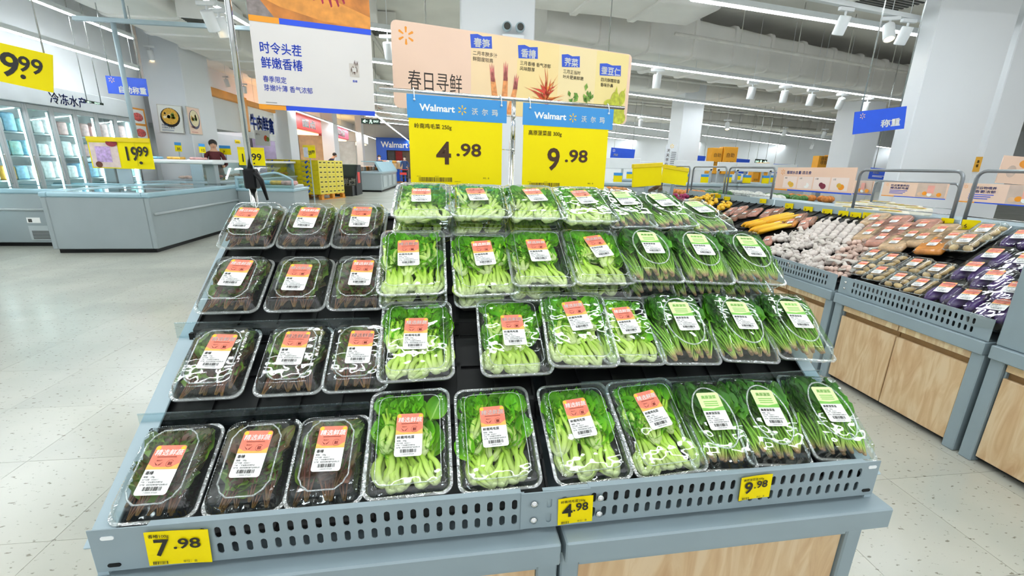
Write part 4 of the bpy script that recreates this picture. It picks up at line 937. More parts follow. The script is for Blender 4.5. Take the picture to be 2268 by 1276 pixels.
food_poster('peach rice bowl poster on the side of the left column', [(413, 236), (441, 240), (449, 300), (420, 296)], atx(413, 236, colL.location.x+colL_w+.025).y, PEACH, M('bowl_blue', '#4d4a66', .5, 0, .1, 20), M('food_cream', '#f1dfb2', .5, 0, .2, 30), ('三国饭碗', ''), M('poster_red_ink', '#c05a4c', .5, 0, .05, 9), 90)
# ---------------------------------------------------------------- people
SKIN = M('skin', '#d9a98a', .5, 0, .05, 20); HAIR = M('dark_hair', '#1f1a18', .55, 0, .15, 60); MASK = M('white_mask', '#f0f3f5', .6, 0, .02, 40)
def person(label, pos, face, h, top, legs, arms='down', mask=True, longhair=False, lean=0., hat=None):
    """one skinned body: pelvis, spine, head, arms and legs; facing +y turned by face"""
    k = h/1.7
    J = [(0, 0, .93, .125), (0, .0, 1.12, .12), (0, .02*0+lean*.12, 1.32, .135), (0, lean*.2, 1.43, .07), (0, lean*.25, 1.50, .052), (0, lean*.3+.01, 1.60, .085), (0, lean*.32+.01, 1.68, .072)]
    E_ = [(0, 1), (1, 2), (2, 3), (3, 4), (4, 5), (5, 6)]
    def add(p, par): J.append(p); E_.append((par, len(J)-1)); return len(J)-1
    for s in (-1, 1):
        sh_ = add((s*.17, lean*.18, 1.38, .062), 3)
        if arms == 'down': pts = [(s*.22, .0, 1.12, .045), (s*.23, .06, .9, .034), (s*.23, .08, .80, .04)]
        else: pts = [(s*.24, .06+lean*.2, 1.14, .046), (s*.17, .30+lean*.25, 1.08, .036), (s*.13, .38+lean*.25, 1.08, .04)]
        q = sh_
        for p in pts: q = add(p, q)
        hp = add((s*.09, 0, .86, .1), 0); kn = add((s*.1, .02, .48, .068), hp); an = add((s*.1, -.01, .09, .045), kn); add((s*.1, .13, .04, .04), an)
    me = bpy.data.meshes.new('body'); me.from_pydata([(x*k, y*k, z*k) for x, y, z, r in J], E_, [])
    o = bpy.data.objects.new('body', me); COL.objects.link(o)
    sk = o.modifiers.new('skin', 'SKIN'); sk.use_smooth_shade = True
    for i, sv in enumerate(me.skin_vertices[0].data): r = J[i][3]*k; sv.radius = (r*1.15, r) if i < 3 else (r, r); sv.use_root = (i == 0)
    ss_ = o.modifiers.new('sub', 'SUBSURF'); ss_.levels = 2; ss_.render_levels = 2
    dg = bpy.context.evaluated_depsgraph_get(); bm_ = bpy.data.meshes.new_from_object(o.evaluated_get(dg)); bpy.data.objects.remove(o)
    for m_ in (top, legs, SKIN, INK): bm_.materials.append(m_)
    for p in bm_.polygons:
        c = p.center/k; p.use_smooth = True
        p.material_index = 2 if c.z > 1.455 else (3 if c.z < .085 else (1 if c.z < .93 and abs(c.x) < .2 else 0))
        if arms != 'down' and c.y > .34+lean*.2 and 1.0 < c.z < 1.2: p.material_index = 2
        if arms == 'down' and abs(c.x) > .19 and c.z < .87: p.material_index = 2
    root = thing('person', label, 'person', T(*pos) @ RZ(face)); link('body', bm_, root)
    cy = (lean*.31+.01)*k
    b = MB(); b.ball((0, cy-.018*k, 1.655*k), .098*k, 14, 9, 0, (1, 1.06, 1.0)); 
    if longhair: b.tube([(0, cy-.06*k, 1.66*k), (0, cy-.08*k, 1.5*k), (0, cy-.08*k, 1.36*k)], [.09*k, .095*k, .06*k], 10)
    b.obj('hair', hat or HAIR, root)
    b = MB(); b.ball((0, cy+.042*k, 1.60*k), .07*k, 10, 7, 0, (.95, .75, 1.15)); f = b.obj('face', SKIN, root)
    b = MB(); b.ball((0, cy+.096*k, 1.60*k), .013*k, 6, 4); b.obj('nose', SKIN, f)
    for s in (-1, 1):
        b = MB(); b.ball((s*.027*k, cy+.088*k, 1.625*k), .009*k, 6, 4); b.obj('eye', INK, f)
        b = MB(); b.ball((s*.078*k, cy+.005*k, 1.60*k), .02*k, 6, 4, 0, (.5, 1, 1.4)); b.obj('ear', SKIN, f)
    if mask: b = MB(); b.ball((0, cy+.062*k, 1.565*k), .056*k, 10, 6, 0, (1, .85, .8)); b.obj('face_mask', MASK, root)
    else: b = MB(); b.ball((0, cy+.092*k, 1.562*k), .017*k, 8, 4, 0, (1.3, .5, .4)); b.obj('mouth', M('lips', '#a85a50', .5, 0, .05, 30), f)
    return root
NAVY = M('navy_cloth', '#1f2b46', .8, 0, .15, 40); MAROON = M('maroon_cloth', '#5a1f24', .8, 0, .15, 40); DENIM = M('denim_cloth', '#2f4a78', .8, 0, .2, 60); WHCL = M('white_coat', '#e8ece9', .8, 0, .05, 30); DKTR = M('dark_trousers', '#23242a', .8, 0, .1, 40)
p = aty(473, 330, 12.6); person('person in a maroon top standing behind the meat counter', (p.x, p.y, .12), pi+.5, 1.66, MAROON, DKTR, 'fwd', False)
p = aty(458, 330, 14.2); person('person in a white coat beside the maroon top at the meat counter', (p.x, p.y, .1), pi+1.2, 1.62, WHCL, DKTR, 'fwd', True)
p = aty(733, 345, 25.5); person('person in a navy jacket leaning over the far counter', (p.x-.2, p.y, 0), -1.2, 1.78, NAVY, DKTR, 'fwd', False, False, 1.2)
p = aty(840, 350, 26.5); person('masked person in a dark jacket standing behind the far counter', (p.x, p.y, 0), pi+.1, 1.74, NAVY, DKTR, 'fwd', True)
p = aty(896, 380, 29.); person('masked person in a denim jacket pushing a trolley along the aisle', (p.x, p.y+.3, 0), pi, 1.78, DENIM, DKTR, 'fwd', True, True)
cp = (p.x, p.y-.4)
root = thing('shopping_trolley', 'dark shopping trolley with red handle pushed down the aisle', 'trolley', T(cp[0], cp[1], 0))
b = MB()
for s in (-1, 1): b.box(s*.22-.01, s*.22+.01, -.35, .3, .85, .87); b.box(s*.22-.01, s*.22+.01, -.35, .3, .5, .52); b.box(s*.24-.012, s*.24+.012, -.02, .02, .1, .98)
for i in range(9): x = -.22+.055*i; b.box(x-.004, x+.004, -.36, -.35, .5, .87)
b.box(-.22, .22, -.35, .3, .49, .5); b.obj('basket', DARK, root)
b = MB(); b.tube([(-.26, .32, .98), (.26, .32, .98)], .02, 8); b.obj('handle', REDM, root)
b = MB(); b.box(-.2, .2, -.37, -.36, .68, .82); b.obj('sign_plate', REDM, root)
for sx in (-1, 1):
    for sy in (-.3, .28): b = MB(); b.lathe([(0, -.02), (.06, -.02), (.06, .02), (0, .02)], 12); b.xf(T(sx*.23, sy, .06) @ RY(pi/2)); b.obj('wheel', BLACK, root)
    b = MB(); b.tube([(sx*.23, -.3, .1), (sx*.23, .28, .12), (sx*.24, .3, .98)], .012, 6); b.obj('frame', STEEL, root)
# ---------------------------------------------------------------- left: island freezers
FRZ = M('freezer_grey', '#9aa5a8', .4, 0, .03, 3); FRZ2 = M('freezer_pale', '#b6c0c2', .38, 0, .03, 3); RIM = M('freezer_rim', '#9fc0cc', .35, 0, .03, 4)
FRO = [M('frozen_pack_%s' % n, c, .45, 0, .25, 18) for n, c in (('white', '#e8ecee'), ('blue', '#8fc3e0'), ('amber', '#e3b04a'), ('pink', '#d9a6a2'), ('teal', '#9cc8c4'))]
def island_freezer(label, X, L, W, H=.86, rail_faces=('l', 'r'), packs=8, glass=True, vent=False, sticker=False, seed=1):
    """long axis x, 0..L; depth y 0..W"""
    root = thing('island_freezer', label, 'freezer', X, 'island freezers')
    b = MB(); b.box(.04, L-.04, .05, W-.05, .0, .06); b.obj('plinth', BLACK, root)
    b = MB(); t = .07
    b.box(0, L, 0, t, .06, H-.07, 0, .01); b.box(0, L, W-t, W, .06, H-.07, 0, .01); b.box(0, t, t, W-t, .06, H-.07, 0, .01); b.box(L-t, L, t, W-t, .06, H-.07, 0, .01); b.box(t, L-t, t, W-t, .06, .35); b.obj('cabinet', FRZ, root)
    b = MB(); c = .018
    for y in (0, W-.1): b.box(-.012, L+.012, y-.012 if y == 0 else y, y+.1 if y == 0 else y+.112, H-.07, H, 0, c)
    for x in (0, L-.1): b.box(x-.012 if x == 0 else x, x+.1 if x == 0 else x+.112, .085, W-.085, H-.07, H-.002, 0, c)
    b.obj('rim', RIM, root)
    b = MB(); b.tube([(.05, -.012, H-.30), (L-.05, -.012, H-.30)], .02, 8); b.obj('bumper_bar', FRZ2, root)
    b = MB(); b.tube([(.05, W+.012, H-.30), (L-.05, W+.012, H-.30)], .02, 8); b.obj('bumper_bar', FRZ2, root)
    n = max(2, int(L/.9))
    for i in range(n):
        b = MB(); x0 = .1+(L-.2)*i/n; x1 = .1+(L-.2)*(i+1)/n; b.box(x0+.015, x1-.015, .1, W-.1, H-.012, H-.006); gl = b.obj('glass_lid', GLASS, root)
        b = MB()
        for q in (x0, x1-.03): b.box(q, q+.03, .09, W-.09, H-.014, H+.002)
        b.obj('lid_frame', GREYL, gl)
    if vent:
        b = MB(); b.box(L-.62, L-.2, -.012, 0, .1, .32, 0, .004); v = b.obj('vent_grille', FRZ2, root)
        for i in range(6): b = MB(); b.box(L-.58, L-.24, -.016, -.011, .12+.022*i, .132+.022*i); b.obj('vent_slat', DARK, v)
        b = MB(); b.box(L-.62, L-.44, -.004, 0, .36, .44); b.obj('sticker', WINK, root)
        b = MB(); b.box(L-.60, L-.55, -.006, -.003, .37, .42); b.obj('sticker_mark', DARK, root)
    if sticker:
        b = MB(); b.box(.12, .2, -.004, .0, H-.17, H-.15); b.obj('badge', WINK, root)
    rnd = random.Random(seed)
    for i in range(packs):
        x = .16+(L-.32)*(i+.5)/packs; y = rnd.uniform(.25, W-.25); hw_, hd_ = min(.2, (L-.3)/packs*.45), .16
        P_ = MB(); P_.box(-hw_, hw_, -hd_, hd_, 0, .09, 0, .03)
        c = rnd.randrange(5); o = P_.obj('frozen_pack', FRO[c], None, X @ T(x, y, .5+rnd.uniform(.05, .15)) @ RZ(rnd.uniform(-.3, .3)))
        tag(o, '%s frozen pack number %d from one end in the %s' % (['white', 'pale blue', 'amber', 'pinkish', 'pale teal'][c], i+1, label), 'frozen pack', 'frozen packs in the island freezers')
        o['label'] = '%s frozen pack, %s along, in %s' % (['white', 'pale blue', 'amber', 'pinkish', 'pale teal'][c], ['first', 'second', 'third', 'fourth', 'fifth', 'sixth', 'seventh', 'eighth'][i], label.split(' with ')[0])
    return root
fz = [('grey island freezer with end panel facing the viewer', T(-4.34, 6.9, 0) @ RZ(pi/2+.02), 3.3, 1.36, dict(seed=3, sticker=False, packs=6)),
      ('grey island freezer with vent grille at the left edge', T(-9.2, 7.42, 0), 3.42, 1.3, dict(vent=True, seed=4, packs=6)),
      ('third grey island freezer with meat packs behind the first two', T(-9.2, 9.3, 0), 3.4, 1.2, dict(seed=8, packs=7))]
for lb, X, L, W, kw in fz: island_freezer(lb, X, L, W, **kw)
# freezer with a curved glass top
a = aty(524, 425, 9.6); c = aty(650, 425, 9.6)
root = thing('curved_freezer', 'grey freezer with curved glass top behind the chrome pole', 'freezer', T(a.x, 9.6, 0)); w = c.x-a.x; d = .95
b = MB(); b.box(0, w, 0, d, .05, .78, 0, .02); b.obj('cabinet', FRZ, root)
b = MB(); b.box(-.02, w+.02, -.02, d+.02, .74, .80, 0, .015); b.obj('rim', RIM, root)
b = MB(); ns = 10; arc = [(w*.42+(w*.58)*i/ns, 1.05+.10*sin(pi*(.15+.6*i/ns))-.22*max(0, i/ns-.55)) for i in range(ns+1)]
poly = [(w*.42, .80)]+arc[0:0]; 
b.prism([(w*.42, .80)]+[(x, z-.05) for x, z in arc]+[(w-.01, .80)], .02, .026, 1); b.obj('end_glass', GLASS, root)
b = MB(); b.tube([(w*.42, 0.0, .80)]+[(x, .0, z-.04) for x, z in arc]+[(w, 0, .80)], .022, 8); b.obj('curved_frame', RIM, root)
b = MB(); b.box(.0, .05, -.01, .04, .8, 1.0, 0, .006); b.box(w*.42-.03, w*.42+.03, -.01, .04, .8, 1.05, 0, .006); b.box(0, w*.45, -.01, .04, .98, 1.03, 0, .006); b.obj('glass_frame', RIM, root)
b = MB(); b.box(.05, w*.41, .01, .016, .8, .99); b.obj('side_glass', GLASS, root)
b = MB(); b.box(.06, w-.06, .08, d-.08, .74, .86, 0, .02); b.obj('frost_liner', FRZ2, root)
for i in range(4):
    P_ = MB(); P_.box(-.14, .14, -.12, .12, 0, .08, 0, .025); o = P_.obj('frozen_pack', FRO[i], None, T(a.x+.2+i*w*.22, 9.9, .865) @ RZ(.3*i)); tag(o, '%s frozen pack inside the curved glass freezer' % ['white', 'pale blue', 'amber', 'pinkish'][i], 'frozen pack', 'packs in the curved freezer')
# white shelf beam over the rear freezers
root = thing('freezer_shelf', 'white shelf on grey posts above the rear island freezers', 'shelf', T(-9, 9.9, 0))
b = MB(); b.box(-.2, 4.2, -.2, .25, 1.24, 1.32, 0, .02); b.obj('shelf_board', WHITE, root)
for x in (2.2, 4.05): b = MB(); b.box(x-.09, x+.09, -.06, .1, .85, 1.24, 0, .01); b.obj('post', FRZ, root)
for i in range(9):
    o = MB().box(-.13, .13, -.1, .1, 0, .05, 0, .015).obj('frozen_pack', FRO[i % 5], None, T(-8.6+.42*i, 10.05, 1.325)); tag(o, 'flat %s pack on the white freezer shelf, number %d from left' % (['white', 'blue', 'amber', 'pink', 'teal'][i % 5], i+1), 'frozen pack', 'packs on the freezer shelf'); o['label'] = 'flat %s pack on the white freezer shelf, %s from the left' % (['white', 'blue', 'amber', 'pink', 'teal'][i % 5], ['first', 'second', 'third', 'fourth', 'fifth', 'sixth', 'seventh', 'eighth', 'ninth'][i])
# upright glass-door freezers on the left wall
UP = M('upright_freezer_grey', '#b9bec0', .45, 0, .04, 4); HL = M('freezer_inner_light', '#eef8ff', .5, 0, .02, 5, emit=7.)
FY = 7.0; ND = 8
names6 = ['nearest', 'next nearest', 'second', 'third', 'fourth', 'fifth', 'sixth', 'farthest']
root = thing('upright_freezer', 'row of upright glass-door freezers along the left wall', 'freezer', T(-6.9, FY, 0)); LF = 3.92
b = MB(); b.box(-.75, -.70, 0, LF, 0, 2.15); b.box(-.7, 0, 0, LF, 0, .22); b.box(-.7, 0, 0, .05, .22, 2.15); b.box(-.7, 0, LF-.05, LF, .22, 2.15); b.obj('cabinet', UP, root)
b = MB(); b.box(-.75, .06, 0, LF, 2.15, 2.48, 0, .01); hd = b.obj('header', UP, root)
P = Print(); P.text('冷冻水产', 0, 0, .2, M('header_ink', '#2f4fb0', .5, 0, .05, 9), .01); P.mb.v = [(x, y, .004) for x, y, z in P.mb.v]; P.obj('header_lettering', hd, T(.061, 1.9, 2.22) @ RZ(pi/2) @ RX(pi/2))
for i in range(ND+1): b = MB(); y = min(max(i*LF/ND, .06), LF-.06); b.box(-.09, -.06, y-.015, y+.015, .35, 2.05); b.obj('interior_light', HL, root)
b = MB(); b.box(-.69, -.685, .05, LF-.05, .22, 2.15); b.obj('liner', WINK, root)
for z in (.55, .95, 1.33, 1.70): b = MB(); b.box(-.68, -.12, .05, LF-.05, z-.02, z); b.obj('shelf', FRZ2, root)
for i in range(ND):
    y0 = i*LF/ND; b = MB(); y1 = (i+1)*LF/ND
    for q in ((y0+.0, y0+.045, .22, 2.15), (y1-.045, y1, .22, 2.15), (y0+.045, y1-.045, .22, .28), (y0+.045, y1-.045, 2.07, 2.15)): b.box(-.04, .0, *q[:2], *q[2:], 0, .004)
    dr = b.obj('door', UP, root)
    b = MB(); b.box(-.024, -.018, y0+.045, y1-.045, .28, 2.07); b.obj('pane', GLASS, dr)
    b = MB(); b.box(.0, .03, y1-.09, y1-.06, .9, 1.35, 0, .008); b.obj('handle', STEEL, dr)
rnd = random.Random(5); nrm = ['upper', 'middle', 'lower']
for i in range(1, ND):
    for r_, z in enumerate((1.70, 1.33, .95)):
        for q in range(2):
            c = rnd.choice((0, 0, 1, 1, 4, 2, 3)) if i < 3 else rnd.choice((0, 0, 3, 4, 1, 0)); y = FY+i*LF/ND+.14+q*.215; hh_ = rnd.uniform(.2, .3)
            o = MB().box(-.12, .12, -.1, .1, 0, hh_, 0, .02).obj('freezer_carton', FRO[c], None, T(-7.16, y, z+.001)); tag(o, '', 'carton', 'cartons behind the glass freezer doors')
            o['label'] = '%s carton, %s one on the %s shelf behind the %s glass door' % (['white', 'pale blue', 'amber', 'pinkish', 'pale teal'][c], ['near', 'far'][q], nrm[r_], names6[i])
# the hanging bracket above the freezers (grey T post)
root = thing('hanging_post', 'grey T-shaped hanging post in front of the blue sign', 'post', T(*aty(262, 110, 8.4)))
a = aty(247, 50, 8.4); c = aty(302, 300, 8.4); q = Vector(root.location)
b = MB(); b.tube([(0, 0, a.z-q.z), (0, 0, c.z-q.z-.2)], .035, 8); b.obj('drop_tube', GREYL, root)
b = MB(); b.box(-.55, 2.5, -.03, .03, a.z-q.z, a.z-q.z+.06); b.obj('cross_beam', GREYL, root)
b = MB(); b.tube([(0.2, 0, a.z-q.z+.05), (.2, 0, CZ-q.z)], .02, 6); b.tube([(2.2, 0, a.z-q.z+.05), (2.2, 0, CZ-q.z)], .02, 6); b.obj('suspension_rod', GREYL, root)
# ---------------------------------------------------------------- meat counters and the butcher bay
MEAT = [M('meat_red', '#d9625c', .4, 0, .4, 30), M('meat_pink', '#eba79c', .4, 0, .35, 40), M('meat_pale', '#f0c8b8', .4, 0, .3, 40)]
def meat_counter(label, x0, x1, y0, y1):
    root = thing('meat_counter', label, 'meat counter', T(x0, y0, 0), 'chilled meat counters'); w = x1-x0; L = y1-y0
    b = MB(); b.box(0, w, 0, L, .0, .82, 0, .02); b.obj('base', FRZ, root)
    b = MB(); b.box(-.02, w+.03, -.02, L+.02, .78, .84, 0, .01); b.obj('rim', GREYL, root)
    b = MB(); b.box(w-.35, w+.02, 0, L, 1.26, 1.33, 0, .015); b.obj('top_shelf', WHITE, root)
    b = MB(); b.add([(w, 0, .84), (w, L, .84), (w-.18, L, 1.26), (w-.18, 0, 1.26)], [(0, 1, 2, 3)]); b.add([(w-.004, 0, .84), (w-.004, L, .84), (w-.184, L, 1.26), (w-.184, 0, 1.26)], [(3, 2, 1, 0)]); b.obj('front_glass', GLASS, root)
    for y in (0, L-.05): b = MB(); b.box(w-.3, w-.05, y, y+.05, .84, 1.26, 0, .01); b.obj('post', GREYL, root)
    n = int(L/.55)
    for i in range(n):
        b = MB(); rnd = random.Random(i+int(y0)); hw_ = .22
        for q in range(9): b.ball((rnd.uniform(-.2, .2), rnd.uniform(-.2, .2), .04), .07, 7, 4, 0, (1.4, 1, .5))
        o = b.obj('meat_portion', MEAT[(i*2+int(y0)) % 3], None, T(x1-.45, y0+.3+i*(L-.6)/max(1, n-1), .88)); o['kind'] = 'stuff'; tag(o, '%s fresh meat heaped in place %d of the %s' % (['red', 'pink', 'pale'][(i*2+int(y0)) % 3], i+1, label), 'meat', 'meat on the chilled counters', 'stuff')
        o['label'] = '%s heap of cut meat, %s along the %s' % (['red', 'pink', 'pale'][(i*2+int(y0)) % 3], ['first', 'second', 'third', 'fourth', 'fifth', 'sixth', 'seventh', 'eighth', 'ninth'][min(i, 8)], label)
    return root
meat_counter('nearest glass meat counter', -6.9, -5.75, 11.2, 13.6)
meat_counter('middle glass meat counter', -6.9, -5.75, 13.9, 17.2)
meat_counter('farthest glass meat counter', -6.9, -5.75, 17.6, 20.6)
for i, (px, py, w_, pr) in enumerate(((394, 325, 15, '35'), (447, 328, 14, '12'), (498, 332, 25, '7'))):
    text_sign('price_card', ['small price card on the meat counter before the hotpot poster', 'narrow price card on the meat counter before the peach poster', 'wide blue-topped price card right of the maroon person'][i], [(px-w_/2, py-10), (px+w_/2, py-9), (px+w_/2+1, py+11), (px-w_/2+1, py+10)], [11.6, 11.6, 13.0][i], 0, YEL, [('rect', 0, .68, 1, 1, SKY), ('text', pr, .3, .15, .4, BROWNINK, .02)], 'price card', 0, post=1.3)
# butcher bay: white fascia with orange frame, back wall panels and a lettered header
root = thing('butcher_bay', 'white butcher bay with orange frame on the left wall', 'shop front', T(-7.3, 13.55, 0))
b = MB(); b.box(-1.95, -.05, 0, 3.5, 2.25, 3.2); b.obj('fascia', WALLM, root)
b = MB(); b.box(-.06, .10, 0, 3.5, 3.18, 3.42, 0, .02); b.obj('orange_beam', ORF, root)
b = MB(); b.box(-.06, .10, 3.5, 3.85, 2.3, 3.42, 0, .02); b.obj('orange_post', ORF, root)
b = MB(); b.box(-.06, .10, 3.86, 6.35, 3.18, 3.36, 0, .02); b.obj('orange_beam', ORF, root)
b = MB(); b.box(-.05, .0, 3.86, 6.35, 2.3, 3.18); hd = b.obj('lettered_header', WINK, root)
P = Print(); P.text('牛肉鲜禽', 0, 0, .62, ROYAL, .03, width=2.1); P.mb.v = [(x, y, .01) for x, y, z in P.mb.v]; P.obj('blue_lettering', hd, T(.012, 4.1, 2.42) @ RZ(pi/2) @ RX(pi/2))
b = MB(); b.box(-.05, .0, 3.86, 6.35, 2.1, 2.3); b.obj('light_ledge', WALLM, root)
b = MB(); b.box(-1.95, -1.9, 0, 8.2, 0, 2.3); b.obj('back_wall', M('bay_wall', '#d4dbde', .6, 0, .03, 2), root)
for q, (yp, lb) in enumerate(((11.58, 'orange board of meat dish photos nearest on the left wall'), (13.45, 'orange board of meat dish photos beside the butcher bay'))):
    r2 = thing('menu_board', lb, 'menu board', T(-7.38, yp, 1.35), 'orange menu boards'); b = MB(); b.box(0, .03, 0, .55, 0, 1.1, 0, .005); b.obj('panel', ORF, r2)
    for k in range(3): b = MB(); b.box(.03, .036, .06, .49, .06+.35*k, .36+.35*k); f = b.obj('dish_photo', WINK, r2); b = MB(); b.ball((.036, .275, .2+.35*k), .12, 8, 5, 0, (.1, 1.5, .8)); b.obj('dish', MEAT[0], f)
text_sign('food_poster', 'pale poster with skewers on the butcher bay back wall', [(563, 288), (597, 290), (599, 324), (566, 322)], 17.8, 0, M('poster_pale', '#dfe4e4', .5, 0, .03, 5), [('disc', .72, .5, .2, M('food_red', '#c6502f', .5, 0, .3, 20), .6), ('disc', .85, .45, .16, M('food_green', '#6f8a35', .5, 0, .2, 30), .6), ('text', '匠心', .08, .7, .14, M('fine_print', '#77787c'), .01)], 'poster', 0)
text_sign('notice_card', 'small yellow notice on the butcher bay wall', [(521, 310), (532, 311), (532, 318), (521, 317)], atx(521, 310, -9.185).y, 90, YEL, [('rect', .1, .3, .8, .5, INK)], 'notice', 0)
# ---------------------------------------------------------------- distant shops on the left
def shop(label, y0, y1, head, letters, inner, zt=3.5, hh=.7):
    root = thing('shop_front', label, 'shop front', T(-7.5, y0, 0), 'distant shop fronts'); L = y1-y0
    b = MB(); b.box(-.5, .25, 0, L, zt-hh, zt, 0, .03); h_ = b.obj('header', head, root)
    if letters: P = Print(); P.text(letters, 0, 0, hh*.6, WINK, .03, width=L*.5); P.mb.v = [(x, y, .01) for x, y, z in P.mb.v]; P.obj('header_lettering', h_, T(.262, L*.25, zt-hh*.75) @ RZ(pi/2) @ RX(pi/2)); 
    if letters: P = Print(); P.text(letters, 0, 0, hh*.6, WINK, .03, width=.5); P.mb.v = [(x, y, .01) for x, y, z in P.mb.v]; P.obj('header_lettering', h_, T(-.4, -.012, zt-hh*.75) @ RX(pi/2))
    b = MB(); b.box(-1.6, -1.5, 0, L, 0, zt-hh); b.obj('back_wall', inner, root)
    b = MB(); b.box(-1.5, .2, -.05, .05, 0, zt-hh); b.obj('side_wall', inner, root)
    b = MB(); b.box(-1.5, .1, .1, L-.1, zt-hh-.08, zt-hh-.02); b.obj('warm_strip', M('warm_strip', '#ffd9a0', .5, 0, .02, 4, emit=2.), root)
    for k in range(4): b = MB(); b.box(-1.5, -1.1, .2, L-.2, .6+.5*k, .63+.5*k); b.obj('shelf', WHITE, root)
    return root
shop('red-headed distant shop front with portrait posters', 22, 26.3, REDM, '面点', M('lilac_wall', '#b7a9c6', .5, 0, .3, 2))
shop('pink-headed distant shop front with lit shelves', 28.2, 32.6, PINKM, '烘焙', M('cream_wall', '#e7cfae', .5, 0, .15, 3))
shop('white-headed distant shop front before the blue wall', 34.8, 39.5, WALLM, '', M('shop_wall', '#d7e2ea', .5, 0, .1, 3))
rnd = random.Random(9)
for i in range(24):
    z = .635+.5*(i % 4); y = 28.7+(i//4)*.6; o = MB().box(-.14, .14, -.2, .2, 0, .24, 0, .03).obj('bakery_pack', FRO[(i*3) % 5], None, T(-8.75, y, z)); tag(o, '', 'pack', 'packs on the pink shop shelves')
    o['label'] = '%s pack on shelf %s of the pink shop, %s along' % (['white', 'blue', 'amber', 'pink', 'teal'][(i*3) % 5], ['one', 'two', 'three', 'four'][i % 4], ['first', 'second', 'third', 'fourth', 'fifth', 'sixth'][i//4])
a = aty(832, 304, 43.2); c = aty(925, 404, 43.2)
root = thing('blue_shop_wall', 'blue wall with white store lettering at the far end', 'shop front', T(a.x, 43.2, 0)); w = 6.2; zt = a.z
b = MB(); b.box(0, w, 0, .3, zt-1.1, zt); hd = b.obj('header', BLUEW, root); b = MB(); b.box(0, .9, 0, .3, 0, zt-1.1); b.obj('side_panel', BLUEW, root)
b = MB(); b.box(.9, w, .25, .3, 0, zt-1.1); b.obj('back_panel', M('shop_brown', '#6b5a48', .6, 0, .2, 1), root)
for x, m_ in ((1.0, M('dark_grey_cloth', '#4a4a4a', .8, 0, .2, 4)), (1.7, M('dark_red_cloth', '#8e1f22', .8, 0, .2, 4))): b = MB(); b.box(x, x+.6, .1, .2, .6, zt-1.15); b.obj('hanging_curtain', m_, root)
P = Print(); P.text('Walmart', 0, 0, .72, WINK, .02, width=2.4); P.spark(2.85, .25, .42, SPARK); P.text('沃尔玛', 3.4, 0, .72, WINK, .02); P.mb.v = [(x, y, .02) for x, y, z in P.mb.v]; P.obj('store_lettering', hd, T(.45, -.005, zt-.85) @ RX(pi/2))
# ---------------------------------------------------------------- yellow cartons on a pallet
CART = M('yellow_carton', '#f2de1c', .5, 0, .06, 10); CART2 = M('carton_side', '#e3d25a', .5, 0, .08, 30); CBL = M('carton_blue', '#1c55c8', .5, 0, .05, 20)
c = atz(712, 443, 0); ang = radians(-20)
PX = T(c.x, c.y, 0) @ RZ(ang)
root = thing('wooden_pallet', 'orange wooden pallet under the yellow cartons', 'pallet', PX); PALM = M('pallet_orange', '#d58a26', .6, 0, .2, 12)
for k in range(5): b = MB(); b.box(-2.2, .02, .05+.3*k, .2+.3*k, .16, .19); b.obj('deck_board', PALM, root)
for x in (-2.2, -1.13, -.1):
    for y in (.0, .65, 1.3): b = MB(); b.box(x, x+.12, y, y+.15, .03, .16); b.obj('block', PALM, root)
    b = MB(); b.box(x, x+.12, 0, 1.5, 0, .03); b.obj('skid', PALM, root)
bw, bd, bh = .72, .5, .172
cb = MB(); cb.box(0, bw-.01, 0, bd-.01, 0, bh-.004, 0, .004)
P = Print(); P.disc(bw*.3, bh*.5, .045, CBL); P.disc(bw*.38, bh*.72, .03, CBL); P.rect(bw*.05, bh*.62, bw*.2, bh*.72, CBL); P.rect(bw*.45, bh*.3, bw*.62, bh*.38, CBL); P.rect(bw*.42, bh*.5, bw*.55, bh*.56, INK)
cart_me = cb.mesh('yellow_carton', CART); P.mb.v = [(x, y, .003) for x, y, z in P.mb.v]; cart_pr = P.mb.mesh('front_print', P.mats)
P = Print(); P.rect(bd*.12, bh*.45, bd*.38, bh*.66, INK); P.rect(bd*.6, bh*.45, bd*.86, bh*.66, INK); P.mb.v = [(x, y, .003) for x, y, z in P.mb.v]; cart_sd = P.mb.mesh('hand_holes', P.mats)
P = Print(); P.rect(.01, .004, bd-.02, bh-.01, CART2); P.mb.v = [(x, y, .0015) for x, y, z in P.mb.v]; cart_ss = P.mb.mesh('side_print', P.mats)
ordw = ['bottom', 'second', 'third', 'fourth', 'fifth', 'sixth', 'top']
for l_ in range(7):
    for i in range(3):
        for j in range(3):
            if i < 2 and j > 0 and l_ < 6: continue
            X = PX @ T(-(3-i)*bw, j*bd, .19+l_*bh)
            o = tag(link('yellow_carton', cart_me, None, X), 'yellow fruit carton, %s layer, %s' % (ordw[l_], ['left front', 'middle front', ''][i] if i < 2 and j == 0 else (['right front corner', 'right side middle', 'right side rear'][j] if i == 2 else '%s rear place %s' % (['left', 'middle'][i], ['', 'one', 'two'][j]))), 'carton', 'yellow cartons on the pallet')
            if j == 0: link('front_print', cart_pr, o, RX(pi/2))
            if i == 2: link('side_print', cart_ss, o, T(bw-.01, 0, 0) @ RZ(pi/2) @ RX(pi/2)); link('hand_holes', cart_sd, o, T(bw-.01, 0, 0) @ RZ(pi/2) @ RX(pi/2))
